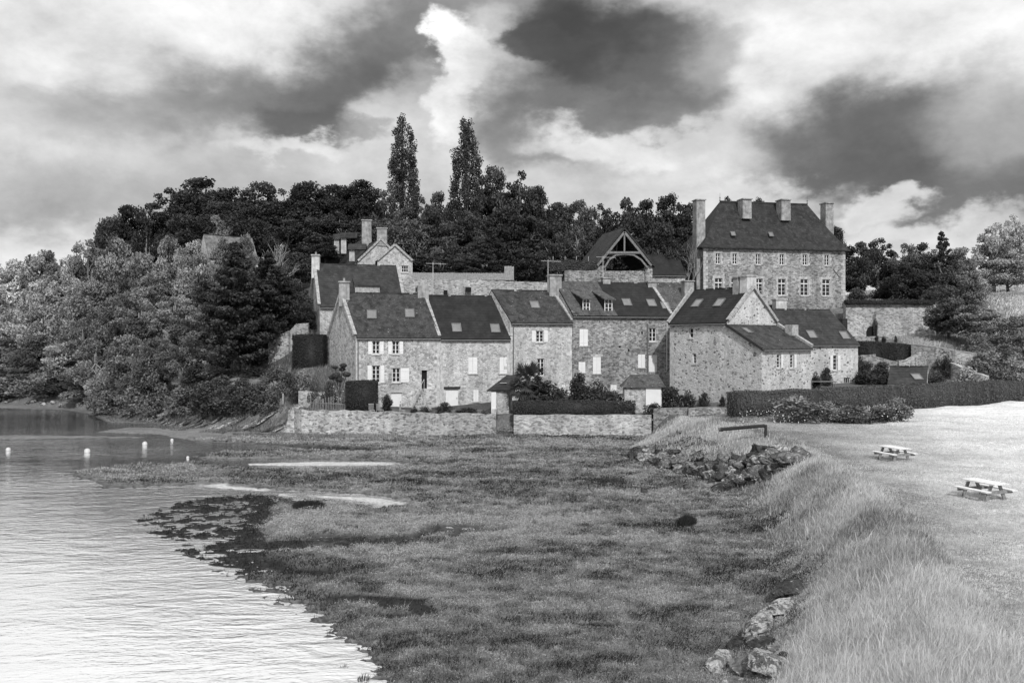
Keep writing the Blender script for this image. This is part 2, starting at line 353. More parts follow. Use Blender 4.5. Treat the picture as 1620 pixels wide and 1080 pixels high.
for k, c in (('leaf_dark', .036), ('leaf_deep', .056), ('leaf_mid', .095), ('leaf_light', .175), ('leaf_pale', .27), ('leaf_white', .38)):
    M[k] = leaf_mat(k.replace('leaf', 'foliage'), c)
M['flower'] = leaf_mat('white_blossom', .6, .2, .2)
def rock_mat(name, c, lich):
    m = newmat(name); t = NT(m); p = t.geo()
    a = t.noise(p, 1.7, 8, .7); b = t.noise(p, 5, 5, .7, .4)
    col = t.mr(a, .35, .65, c*.25, c*1.6)
    col = t.mix(t.mr(b, .60-lich, .66-lich, 0, 1), col, .62)
    c_ = t.noise(p, 2.6, 8, .72, .8)
    col = t.m('MULTIPLY', col, t.mr(c_, .38, .5, .35, 1))
    t.out(col, .95, .1, t.m('ADD', b, t.m('MULTIPLY', c_, 2.0)), 1, .2); return m
M['rock'] = rock_mat('shore_rock', .20, .03); M['rock_pale'] = rock_mat('lichened_rock', .22, .12); M['rock_dark'] = rock_mat('wet_dark_rock', .09, -.02)

# ------------------------------------------------------------------ mesh builder
class MB:
    def __init__(s): s.v = []; s.f = []
    def quad(s, a, b, c, d): n = len(s.v); s.v += [tuple(a), tuple(b), tuple(c), tuple(d)]; s.f.append((n, n+1, n+2, n+3)); return s
    def poly(s, pts): n = len(s.v); s.v += [tuple(p) for p in pts]; s.f.append(tuple(range(n, n+len(pts)))); return s
    def hexa(s, b, t):
        n = len(s.v); s.v += [tuple(p) for p in b]+[tuple(p) for p in t]; k = len(b)
        s.f.append(tuple(n+i for i in reversed(range(k)))); s.f.append(tuple(n+k+i for i in range(k)))
        for i in range(k):
            j = (i+1) % k; s.f.append((n+i, n+j, n+k+j, n+k+i))
        return s
    def box(s, c, size, rz=0.0, taper=1.0):
        hx, hy, hz = size[0]/2, size[1]/2, size[2]/2; ca, sa = math.cos(rz), math.sin(rz)
        def P(x, y, z, k=1): return (c[0]+(x*ca-y*sa)*k, c[1]+(x*sa+y*ca)*k, c[2]+z)
        return s.hexa([P(-hx,-hy,-hz),P(hx,-hy,-hz),P(hx,hy,-hz),P(-hx,hy,-hz)], [P(-hx,-hy,hz,taper),P(hx,-hy,hz,taper),P(hx,hy,hz,taper),P(-hx,hy,hz,taper)])
    def bar(s, a, b, w, h=None, up=(0, 0, 1)):
        a = Vector(a); b = Vector(b); h = w if h is None else h
        d = (b-a).normalized(); u = Vector(up)
        if abs(d.dot(u)) > .98: u = Vector((0, 1, 0))
        r = d.cross(u).normalized(); u = r.cross(d).normalized()
        c = [(-w/2, -h/2), (w/2, -h/2), (w/2, h/2), (-w/2, h/2)]
        return s.hexa([a+r*x+u*y for x, y in c], [b+r*x+u*y for x, y in c])
    def tube(s, pts, rad, n=6):
        rings = []
        for i, p in enumerate(pts):
            p = Vector(p); q = Vector(pts[min(i+1, len(pts)-1)])-Vector(pts[max(i-1, 0)]); q.normalize()
            u = Vector((0, 0, 1)) if abs(q.z) < .9 else Vector((1, 0, 0)); a = q.cross(u).normalized(); b = q.cross(a)
            r = rad[i] if isinstance(rad, (list, tuple)) else rad
            base = len(s.v)
            for k in range(n):
                t = 2*math.pi*k/n; s.v.append(tuple(p+(a*math.cos(t)+b*math.sin(t))*r))
            rings.append(base)
        for i in range(len(rings)-1):
            for k in range(n):
                j = (k+1) % n; s.f.append((rings[i]+k, rings[i]+j, rings[i+1]+j, rings[i+1]+k))
        s.f.append(tuple(rings[0]+k for k in reversed(range(n)))); s.f.append(tuple(rings[-1]+k for k in range(n)))
        return s
    def lathe(s, c, prof, n=16):
        rings = []
        for r, z in prof:
            base = len(s.v); rings.append(base)
            for k in range(n):
                t = 2*math.pi*k/n; s.v.append((c[0]+r*math.cos(t), c[1]+r*math.sin(t), c[2]+z))
        for i in range(len(rings)-1):
            for k in range(n):
                j = (k+1) % n; s.f.append((rings[i]+k, rings[i]+j, rings[i+1]+j, rings[i+1]+k))
        s.f.append(tuple(rings[0]+k for k in reversed(range(n)))); s.f.append(tuple(rings[-1]+k for k in range(n)))
        return s
    def build(s, name, mat, parent=None, org=(0, 0, 0), smooth=False, label=None):
        me = bpy.data.meshes.new(name)
        me.from_pydata([(a-org[0], b-org[1], c-org[2]) for a, b, c in s.v], [], s.f); me.materials.append(mat)
        if smooth: me.polygons.foreach_set('use_smooth', [True]*len(me.polygons))
        o = bpy.data.objects.new(name, me); COL.objects.link(o)
        if parent: o.parent = parent
        else: o.location = org
        if label: o['label'] = label
        return o
def tag(o, label, cat=None, group=None, kind=None):
    if label: o['label'] = label
    if cat: o['category'] = cat
    if group: o['group'] = group
    if kind: o['kind'] = kind
    return o
def empty(name, loc, label, cat, group=None):
    o = bpy.data.objects.new(name, None); COL.objects.link(o); o.location = loc; o.empty_display_size = .3
    return tag(o, label, cat, group)
def np_mesh(name, verts, faces_n, mat, attrs=None, smooth=False):
    """verts (N,3); faces_n (M,k) int"""
    me = bpy.data.meshes.new(name); N = len(verts); Mf, k = faces_n.shape
    me.vertices.add(N); me.vertices.foreach_set('co', np.asarray(verts, np.float32).ravel())
    me.loops.add(Mf*k); me.loops.foreach_set('vertex_index', faces_n.astype(np.int32).ravel())
    me.polygons.add(Mf); me.polygons.foreach_set('loop_start', np.arange(0, Mf*k, k, dtype=np.int32))
    me.polygons.foreach_set('loop_total', np.full(Mf, k, np.int32))
    if smooth: me.polygons.foreach_set('use_smooth', np.ones(Mf, bool))
    me.update(calc_edges=True)
    for a, arr in (attrs or {}).items():
        at_ = me.attributes.new(a, 'FLOAT', 'POINT'); at_.data.foreach_set('value', np.asarray(arr, np.float32))
    me.materials.append(mat); return me

# ------------------------------------------------------------------ ground
def build_ground():
    ang = np.concatenate([np.arange(-180, -42, 3.0), np.arange(-42, 42, .105), np.arange(42, 180.1, 3.0)])
    rad = [2.0]
    while rad[-1] < 15: rad.append(rad[-1]*1.04)
    while rad[-1] < 160: rad.append(rad[-1]*1.0042)
    while rad[-1] < 7000: rad.append(rad[-1]*1.06)
    rad = np.array(rad); A, Q = np.meshgrid(np.radians(ang), rad)
    X = (Q*np.sin(A)).ravel(); Y = (Q*np.cos(A)).ravel()
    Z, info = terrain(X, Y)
    nr, na = len(rad), len(ang)
    i = np.arange(nr-1)[:, None]*na+np.arange(na-1)[None, :]
    faces = np.stack([i, i+1, i+na+1, i+na], -1).reshape(-1, 4)[:, ::-1]
    t = info['t']; marshtone = .085+.10*fbm(X*.10, Y*.25, 4, 61)+.05*(fbm(X*.8, Y*1.4, 3, 62)-.5)
    marshtone = marshtone*(1-.8*info['mud_and_shade'])*(1-.75*info['weed_and_reflection'])
    marshtone = np.where(Z < .03, .06, marshtone)
    marshtone = np.where(info['weed_and_reflection'] > .25, .028, marshtone)  # dark weed, tone also standing for the reflections around it
    marshtone = marshtone*(1-info['glint'])+.42*info['glint']  # glint brightness goes into the ground colour here
    field = .12+.30*fbm(X*.3, Y*.3, 5, 63, .6)+.34*sstep(-2, 15, X-.35*Y)*(Y < 90)  # the ramp puts a white fade toward the right into the grass tone
    path = np.exp(-((info['fd']-info['wd']-1.2)/1.1)**2)*(Y < 62)
    field = np.where(Y < 62, field-.05*path, field)
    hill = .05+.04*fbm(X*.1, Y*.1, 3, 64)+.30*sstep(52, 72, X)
    garden = .11
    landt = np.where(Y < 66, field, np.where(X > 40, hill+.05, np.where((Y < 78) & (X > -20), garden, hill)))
    hedge = sstep(0, 6, (Y-65)-(X-16.8)*.53)*(X > 12)
    landt = np.where((Y < 100) & (X > 12), field*(1-hedge)+hedge*(.10+.25*sstep(48, 62, X)), landt)
    landt = np.where((X < -14) & (X > -60) & (Y < 92), .055+.05*fbm(X*.8, Y*.8, 3, 66), landt)
    bank = info['rough']; landt = np.where(bank, .10+.30*np.clip(info['ridge']+.15, 0, .6), landt)
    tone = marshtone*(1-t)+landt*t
    m = newmat('ground_cover'); s = NT(m); p = s.geo(); a = s.attr('tone')
    f1 = s.noise(p, 6, 5, .7); f2 = s.noise(p, 1.1, 4, .6)
    col = s.m('MULTIPLY', a, s.m('MULTIPLY', s.mr(f1, .3, .7, .55, 1.4), s.mr(f2, .3, .7, .82, 1.18)))
    s.out(col, .95, .1, f1, .8, .08)
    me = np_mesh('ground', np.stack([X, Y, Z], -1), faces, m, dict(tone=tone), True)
    o = bpy.data.objects.new('ground', me); COL.objects.link(o); o['kind'] = 'structure'
    return o
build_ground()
def build_water():
    mb = MB(); mb.quad((-1500, -600, 0), (30, -600, 0), (30, 600, 0), (-1500, 600, 0))
    m = newmat('silty_water'); s = NT(m); p = s.geo()
    q = s.n('ShaderNodeMapping'); q.inputs['Rotation'].default_value = (0, 0, R(-24)); q.inputs['Scale'].default_value = (.42, 1, 1); s.l(p, q.inputs[0])
    w1 = s.noise(q.outputs[0], 1.5, 3, .5, .6); w2 = s.noise(q.outputs[0], 5, 3, .55, .3); w3 = s.noise(s.vscale(p, (.6, 1, 1)), 14, 2, .5)
    calm = s.mr(s.noise(s.vscale(p, (.03, .08, 1)), 1, 3), .35, .6, .45, 1.1)
    h = s.m('MULTIPLY', s.m('ADD', s.m('MULTIPLY', w1, .8), s.m('ADD', s.m('MULTIPLY', w2, .35), s.m('MULTIPLY', w3, .10))), calm)
    bmp = s.n('ShaderNodeBump'); bmp.inputs['Strength'].default_value = .6; bmp.inputs['Distance'].default_value = .10; s.l(h, bmp.inputs['Height'])
    gl = s.n('ShaderNodeBsdfGlossy'); gl.inputs['Roughness'].default_value = .06; gl.inputs['Color'].default_value = (.97, .97, .97, 1); s.l(bmp.outputs[0], gl.inputs['Normal'])
    df = s.n('ShaderNodeBsdfDiffuse'); df.inputs['Color'].default_value = (.76, .76, .76, 1)
    fr = s.n('ShaderNodeFresnel'); fr.inputs['IOR'].default_value = 1.6; s.l(bmp.outputs[0], fr.inputs['Normal'])
    mx = s.n('ShaderNodeMixShader'); s.l(s.mr(fr.outputs[0], .03, .5, .44, 1), mx.inputs[0]); s.l(df.outputs[0], mx.inputs[1]); s.l(gl.outputs[0], mx.inputs[2])
    o = s.n('ShaderNodeOutputMaterial'); s.l(mx.outputs[0], o.inputs[0])
    ob = mb.build('water', m); ob['kind'] = 'structure'
build_water()

# ------------------------------------------------------------------ wall with real openings
def ray_wall(px, P0, P1):
    """distance along P0->P1 where the view line at px crosses it"""
    k = (px-HX)/F; dx, dy = P1[0]-P0[0], P1[1]-P0[1]; L_ = math.hypot(dx, dy)
    t = (k*P0[1]-P0[0])/(dx-k*dy); return t*L_, P0[1]+t*dy
def wall_holes(mb, P0, P1, z0, z1, holes, depth):
    dx, dy = P1[0]-P0[0], P1[1]-P0[1]; L_ = math.hypot(dx, dy); ux, uy = dx/L_, dy/L_; nx, ny = -uy, ux   # inward
    us = sorted({0, L_}|{h[0] for h in holes}|{h[1] for h in holes}); zs = sorted({z0, z1}|{h[2] for h in holes}|{h[3] for h in holes})
    us = [u for u in us if -1e-6 <= u <= L_+1e-6]; zs = [z for z in zs if z0-1e-6 <= z <= z1+1e-6]
    def P(u, z, w=0): return (P0[0]+ux*u+nx*w, P0[1]+uy*u+ny*w, z)
    for a, b in zip(us[:-1], us[1:]):
        for c, d in zip(zs[:-1], zs[1:]):
            m_, n_ = (a+b)/2, (c+d)/2
            if any(h[0] < m_ < h[1] and h[2] < n_ < h[3] for h in holes): continue
            mb.quad(P(a, c), P(b, c), P(b, d), P(a, d))
    for h in holes:
        a, b, c, d = h; e = depth
        mb.quad(P(a, c), P(a, d), P(a, d, e), P(a, c, e)); mb.quad(P(b, d), P(b, c), P(b, c, e), P(b, d, e))
        mb.quad(P(a, d), P(b, d), P(b, d, e), P(a, d, e)); mb.quad(P(b, c), P(a, c), P(a, c, e), P(b, c, e))
    return P
def obox(mb, P, u0, u1, z0, z1, w0, w1):
    return mb.hexa([P(u0, z0, w0), P(u1, z0, w0), P(u1, z0, w1), P(u0, z0, w1)], [P(u0, z1, w0), P(u1, z1, w0), P(u1, z1, w1), P(u0, z1, w1)])
def fit_openings(P0, P1, ops, z0, z1):
    out = []
    for o in ops:
        u0, d0 = ray_wall(o['x'][0], P0, P1); u1, d1 = ray_wall(o['x'][1], P0, P1); dm = (d0+d1)/2
        za, zb = zat(o['y'][1], dm), zat(o['y'][0], dm)
        out.append((max(u0, .05), u1, max(za, z0+.02), min(zb, z1-.05), dm))
    return out
def add_openings(root, org, P, P0, P1, ops, rects):
    L_ = math.hypot(P1[0]-P0[0], P1[1]-P0[1])
    for o, (a, b, c, d, dm) in zip(ops, rects):
        k = o['k']; w, h = b-a, d-c
        if k == 'win':
            g = obox(MB(), P, a, b, c, d, .17, .20).build('window', M['glass'], root, org)
            fr = MB(); tk = .055
            obox(fr, P, a, a+tk, c, d, .10, .165); obox(fr, P, b-tk, b, c, d, .10, .165); obox(fr, P, a+tk, b-tk, d-tk, d, .10, .165); obox(fr, P, a+tk, b-tk, c, c+tk*1.4, .10, .165)
            nc, nr = o.get('g', (2, 3))
            for i in range(1, nc):
                u = a+w*i/nc; ww = .045 if i*2 == nc else .018; obox(fr, P, u-ww, u+ww, c+tk*1.4, d-tk, .12, .163)
            for j in range(1, nr):
                z = c+h*j/nr; obox(fr, P, a+tk, b-tk, z-.018, z+.018, .125, .160)
            if o.get('tr'):
                z = c+h*.72; obox(fr, P, a+tk, b-tk, z-.05, z+.05, .10, .158)
            fr.build('frame', M['white'], g, org)
            if o.get('sill', True): obox(MB(), P, a-.08, b+.08, c-.13, c-.003, -.07, .12).build('sill', M['ashlar'], g, org)
            for side in o.get('sh', ''):
                sw = o.get('shw', w*.52)
                s0, s1 = (a-.03-sw, a-.03) if side == 'L' else (b+.03, b+.03+sw)
                sh = MB(); obox(sh, P, s0, s1, c+.0, d, -.05, -.012)
                for zz in (c+h*.2, c+h*.8): obox(sh, P, s0+.02, s1-.02, zz-.035, zz+.035, -.065, -.052)
                sh.build('shutter', M['white'], root, org)
        elif k == 'shut':
            sh = MB(); mid = (a+b)/2
            for s0, s1 in ((a, mid-.008), (mid+.008, b)):
                obox(sh, P, s0, s1, c, d, .0, .05)
                for zz in (c+h*.18, c+h*.82): obox(sh, P, s0+.03, s1-.03, zz-.03, zz+.03, -.012, -.002)
            sh.build('closed_shutters', M['white'], root, org)
            obox(MB(), P, a-.09, b+.09, c-.12, c-.003, -.08, .06).build('sill', M['ashlar'], root, org)
            obox(MB(), P, a-.02, b+.02, c, d, .18, .22).build('backing', M['dark'], root, org)
        elif k == 'door':
            dr = MB(); obox(dr, P, a, b, c, d, .10, .15)
            for i in range(1, 4): u = a+w*i/4; obox(dr, P, u-.012, u+.012, c+.06, d-.06, .088, .099)
            dd = dr.build('door', M[o.get('m', 'white')], root, org)
            MB().box(P(b-.12, (c+d)/2, .06), (.05, .05, .12)).build('handle', M['metal'], dd, org)
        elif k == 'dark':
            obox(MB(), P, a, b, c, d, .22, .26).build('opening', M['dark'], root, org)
        if o.get('lin'):
            obox(MB(), P, a-.18, b+.18, d+.003, d+.24, -.035, .10).build('lintel', M[o['lin']], root, org)
        if o.get('sur'):
            q = MB(); rs = random.Random(int(a*100)); n = max(3, int(h/.32))
            for i in range(n):
                z_a, z_b = c+h*i/n, c+h*(i+1)/n-.01; e1 = .22+.14*(i % 2); e2 = .22+.14*((i+1) % 2)
                obox(q, P, a-e1, a-.004, z_a, z_b, -.02, .05); obox(q, P, b+.004, b+e2, z_a, z_b, -.02, .05)
            obox(q, P, a-.3, b+.3, d+.004, d+.32, -.022, .05); q.build('window_surround', M['ashlar'], root, org)

def chimney(root, org, x, y, w, dp, z0, z1, rz=0, mat='chim', pots=1, cap=True, label=None):
    c = MB(); c.box((x, y, (z0+z1)/2), (w, dp, z1-z0), rz, .96)
    ch = c.build('chimney', M[mat], root, org, label=label)
    if cap: MB().box((x, y, z1+.07), (w*1.12, dp*1.18, .14), rz).build('chimney_cap', M['coping' if mat != 'chim' else 'chim'], ch, org)
    for i in range(pots):
        MB().lathe((x+(i-(pots-1)/2)*.4, y, z1+.14), [(.11, 0), (.10, .3), (.13, .34)], 8).build('chimney_pot', M['chim'], ch, org)
    return ch

def ray_plane(px, py, p0, n):
    d = Vector(((px-HX)/F, 1, -(py-HY)/F)); c = Vector((0, 0, CZ)); n = Vector(n)
    t = (Vector(p0)-c).dot(n)/d.dot(n); return c+d*t
def skylight(root, org, px, py, eaveL, eaveR, ridgeL, w=.75, h=.95):
    e0, e1, r0 = Vector(eaveL), Vector(eaveR), Vector(ridgeL)
    u = (e1-e0).normalized(); n = u.cross(r0-e0).normalized()
    if n.z < 0: n = -n
    v = n.cross(u).normalized()
    if v.z < 0: v = -v
    c = ray_plane(px, py, e0, n)+n*.14
    def B(u0, u1, v0, v1, a, b):
        q = [c+u*u0+v*v0, c+u*u1+v*v0, c+u*u1+v*v1, c+u*u0+v*v1]
        return [p+n*a for p in q], [p+n*b for p in q]
    g = MB().hexa(*B(-w/2, w/2, -h/2, h/2, -.1, .05)).build('skylight', M['skyglass'], root, org)
    f = MB(); t = .07
    for r in ((-w/2-t, w/2+t, -h/2-t, -h/2), (-w/2-t, w/2+t, h/2, h/2+t), (-w/2-t, -w/2, -h/2, h/2), (w/2, w/2+t, -h/2, h/2)): f.hexa(*B(*r, -.1, .08))
    f.build('skylight_frame', M['metal'], g, org)

def house(name, label, FL, FR, Bv, z0, ze, zr, wm, rm, ops=(), skys=(), coping='LR', cat='house', over=.28, group=None, depth=.25, zb=None, ze_back=None, gutter=True, rops=(), ridge_frac=.5):
    """gabled house: front wall FL->FR, depth vector Bv, ridge parallel to the front"""
    org = (FL[0], FL[1], z0); root = empty(name, org, label, cat, group)
    BL = (FL[0]+Bv[0], FL[1]+Bv[1]); BR = (FR[0]+Bv[0], FR[1]+Bv[1]); zb = z0-2.5; zeb = ze if ze_back is None else ze_back
    w = MB(); rects = fit_openings(FL, FR, ops, z0, ze)
    P = wall_holes(w, FL, FR, zb, ze, [r[:4] for r in rects], depth)
    q = ridge_frac
    ML = (FL[0]+Bv[0]*q, FL[1]+Bv[1]*q); MR = (FR[0]+Bv[0]*q, FR[1]+Bv[1]*q)
    w.poly([(BL[0], BL[1], zb), (FL[0], FL[1], zb), (FL[0], FL[1], ze), (ML[0], ML[1], zr), (BL[0], BL[1], zeb)])
    rr = fit_openings(FR, BR, rops, z0, ze)
    PR = wall_holes(w, FR, BR, zb, ze, [r[:4] for r in rr], depth)
    w.poly([(FR[0], FR[1], ze), (BR[0], BR[1], ze), (BR[0], BR[1], zeb), (MR[0], MR[1], zr)] if zeb > ze+.01 else [(FR[0], FR[1], ze), (BR[0], BR[1], ze), (MR[0], MR[1], zr)])
    w.quad((BR[0], BR[1], zb), (BL[0], BL[1], zb), (BL[0], BL[1], zeb), (BR[0], BR[1], zeb))
    w.build('wall', M[wm], root, org)
    add_openings(root, org, P, FL, FR, ops, rects); add_openings(root, org, PR, FR, BR, rops, rr)
    if ze-z0 > 3.2 and wm != 'stone_old':
        qn = MB(); qr = MB(); Lf = math.hypot(FR[0]-FL[0], FR[1]-FL[1]); rq = random.Random(len(label)); z = z0-.2; i = 0
        while z < ze-.35:
            h_ = rq.uniform(.26, .4); l1, l2 = (.5, .28) if i % 2 else (.28, .5)
            obox(qn, P, -.012, l1*rq.uniform(.8, 1.2), z, z+h_-.004, -.014, .06); obox(qr, P, Lf-l2*rq.uniform(.8, 1.2), Lf+.012, z, z+h_-.004, -.014, .06); z += h_-.005; i += 1
        qn.build('corner_stones', M['quoin'], root, org); qr.build('corner_stones', M['quoin'], root, org)
    # roof slabs
    U = Vector((FR[0]-FL[0], FR[1]-FL[1], 0)).normalized(); rf = MB()
    fl, fr, ml, mr_, bl, br = (Vector((FL[0], FL[1], ze)), Vector((FR[0], FR[1], ze)), Vector((ML[0], ML[1], zr)), Vector((MR[0], MR[1], zr)), Vector((BL[0], BL[1], zeb)), Vector((BR[0], BR[1], zeb)))
    rs = random.Random(name+label)
    for (e0, e1) in ((fl, fr), (bl, br)):
        s = (e0-ml).normalized()*over; n = U.cross(ml-e0).normalized(); n = n if n.z > 0 else -n
        N_ = max(4, int((e1-e0).length/1.2)); a = []; b = []
        sag = [(-.07*math.sin(math.pi*i/N_)+rs.uniform(-.03, .03)) for i in range(N_+1)]
        for i in range(N_):
            f0, f1 = i/N_, (i+1)/N_; g0, g1 = sag[i], sag[i+1]
            p = [e0.lerp(e1, f0)+s, e0.lerp(e1, f1)+s, ml.lerp(mr_, f1)+Vector((0, 0, g1)), ml.lerp(mr_, f0)+Vector((0, 0, g0))]
            rf.hexa([x+n*.01 for x in p], [x+n*.13 for x in p])
    roof = rf.build('roof', M[rm], root, org)
    rc = MB(); N_ = 24
    for i in range(N_):
        if rs.random() < .06: continue
        rc.bar(ml.lerp(mr_, i/N_)+Vector((0, 0, .10)), ml.lerp(mr_, (i+.93)/N_)+Vector((0, 0, .10+rs.uniform(-.01, .02))), .22, .12)
    rc.build('ridge_tiles', M['slate_mid' if rm != 'slate_old' else 'slate_old'], roof, org)
    for sd_ in coping:
        e, m_, b_ = (fl, ml, bl) if sd_ == 'L' else (fr, mr_, br)
        c = MB(); o_ = U*(-.08 if sd_ == 'L' else .08)
        for x0, x1 in ((e, m_), (b_, m_)):
            n_ = 9
            for i in range(n_):
                c.bar(x0.lerp(x1, i/n_)+o_+Vector((0, 0, .12)), x0.lerp(x1, (i+.94)/n_)+o_+Vector((0, 0, .12+rs.uniform(-.02, .03))), .32, .24)
        c.build('gable_coping', M['coping'], root, org)
    if gutter:
        s = (fl-ml).normalized()*(over+.04); MB().tube([fl+s+Vector((0, 0, -.02)), fr+s+Vector((0, 0, -.02))], .07, 6).build('gutter', M['metal'], root, org)
    for (sx, sy) in skys: skylight(root, org, sx, sy, fl, fr, ml)
    return root, org, P, dict(fl=fl, fr=fr, ml=ml, mr=mr_, bl=bl, br=br, U=U)
def W_(x0, x1, y0, y1, k='win', **kw): return dict(x=(x0, x1), y=(y0, y1), k=k, **kw)
def pipe(root, org, P0, P1, px, y0, y1, mat='metal', proud=.09):
    u, d = ray_wall(px, P0, P1); L_ = math.hypot(P1[0]-P0[0], P1[1]-P0[1]); ux, uy = (P1[0]-P0[0])/L_, (P1[1]-P0[1])/L_
    x, y = P0[0]+ux*u+uy*proud, P0[1]+uy*u-ux*proud
    MB().tube([(x, y, zat(y1, d)), (x, y, zat(y0, d))], .055, 6).build('downpipe', M[mat], root, org)

BK = lambda a, l: (-math.sin(R(a))*l, math.cos(R(a))*l)
P562, P696, P807, P905, P1062 = at(563, 78), at(696, 79.5), at(807, 81), at(905, 82.5), at(1061, 84.5)
def nudge(p, dx=0, dy=0): return (p[0]+dx, p[1]+dy)
# --- house 1
r, o, P, g = house('terraced_house', 'leftmost tall stone row house with mossy slate roof, white shutters and outside stair', P562, nudge(P696, -.02), BK(31, 7.4), 1.5, zat(532, 78.8), zat(465, 81.5), 'stone_grey', 'slate_moss',
  [W_(589,600.5,539,560,sh='LR',lin='ashlar'), W_(620.5,631.5,539,560,sh='LR',lin='ashlar'), W_(588.5,601,578,605.5,sh='LR',g=(2,4),lin='ashlar'), W_(620.5,633,582,604.5,sh='R',shw=.8,g=(2,3),lin='ashlar'),
   W_(667,675.5,585.5,614.5,'dark',lin='ashlar'), W_(619,635.5,621,650,'door',lin='ashlar'), W_(672.5,681,634,645,'shut')], [(588,499),(648,497)], 'L')
HOUSE1 = (r, o)
chimney(r, o, g['ml'].x-.1+.3, g['ml'].y, 1.0, 1.3, g['ml'].z-1.2, zat(448, 81.5), R(13), 'chim', 1)
q = MB().box((g['mr'].x-.0, g['mr'].y, g['mr'].z+.2), (1.05, .9, 1.3), R(13)); q.box((g['mr'].x, g['mr'].y, g['mr'].z+1.1), (.8, .7, .5), R(13), .35)
cc = q.build('chimney', M['chim'], r, o, label='pointed old chimney between the two left roofs')
pipe(r, o, P562, P696, 566.5, 534, 600)
# outside stair
st = MB(); n = 8; sx, sy = at(652, 77.6); ex, ey = at(671, 78.2)
zt = zat(614.5, 79); zg = 1.6
for i in range(n):
    f0, f1 = i/n, (i+1)/n; x0, x1 = sx+(ex-sx)*f0, sx+(ex-sx)*f1; ya = sy+(ey-sy)*f0
    st.box(((x0+x1)/2, ya+.6, zg-.3+(zt-zg)*f1/2+.15), (x1-x0-.003, 1.15, (zt-zg)*f1+.3), R(10))
x2, y2 = at(680, 78.35); st.box(((ex+x2)/2+.0, y2+.5, (zt+zg)/2-.15), (x2-ex+.1, 1.2, zt-zg+.3-.01), R(10))
so = st.build('staircase', M['stone_wall'], r, o)
ra = MB()
for i in range(5):
    f = i/4; x = sx+(ex-sx)*f; yy = sy+(ey-sy)*f-.0; zz = zg+(zt-zg)*f
    ra.bar((x, yy, zz), (x, yy, zz+.9), .03)
ra.bar((sx, sy, zg+.95), (ex, ey, zt+.9), .04); ra.build('railing', M['paleMetal'], so, o)
# --- house 2
r, o, P, g = house('terraced_house', 'stone row house with plain smooth dark roof, two skylights low and two white shuttered windows', nudge(P696, .02), nudge(P807, -.02), BK(27, 7.4), 1.5, zat(534, 80.3), zat(469, 83.3), 'stone_warm', 'slate_dark',
  [W_(741,755,565,590.5,'shut'), W_(790.5,804,565,590.5,'shut'), W_(705,725,615.5,644,'door',lin='black'), W_(749,757,616.5,634.5,'shut')], [(722,520),(783,521)], 'LR')
# --- house 3
r, o, P, g = house('terraced_house', 'stone row house with one skylight and one white shuttered window, behind the palm', nudge(P807, .02), nudge(P905, -.02), BK(30, 7.4), 1.6, zat(509, 81.8), zat(461, 85), 'stone_warm', 'slate_moss',
  [W_(848,860,523,541,sh='LR',g=(2,3)), W_(850,861,567,594.5,g=(2,4),sill=False,lin='ashlar'), W_(889,894,608,623,'shut')], [(845.5,484)], 'R')
pipe(r, o, P807, P905, 812, 512, 600)
# --- house 4
zr4 = zat(449, 87.5)
r, o, P, g = house('terraced_house', 'tallest row house, darker weathered stone, two dormers in the mossy left half of its roof', nudge(P905, .02), nudge(P1062, 0), BK(24, 7.6), 1.7, zat(498.5, 83.5), zr4, 'stone_old', 'slate_dark',
  [W_(917,930,520.5,546.5,'shut'), W_(938,950.5,564,590.5,'shut',lin='ashlar'), W_(915.5,926,572.5,589,'shut'), W_(1027,1038,519,540,g=(2,3)), W_(1009.5,1020.5,560.5,581,'shut'), W_(1026.5,1040,560.5,588,'door'),
   W_(966,975.5,608.5,623,'shut'), W_(1014.5,1017,524,529,'dark'), W_(979,982,547,550,'dark'), W_(993.5,996,552,556,'dark')], [(991,480),(1030,481),(1052,485)], 'R')
pipe(r, o, P905, P1062, 1024, 512, 588, 'metal'); pipe(r, o, P905, P1062, 1054.5, 512, 586, 'paleMetal')
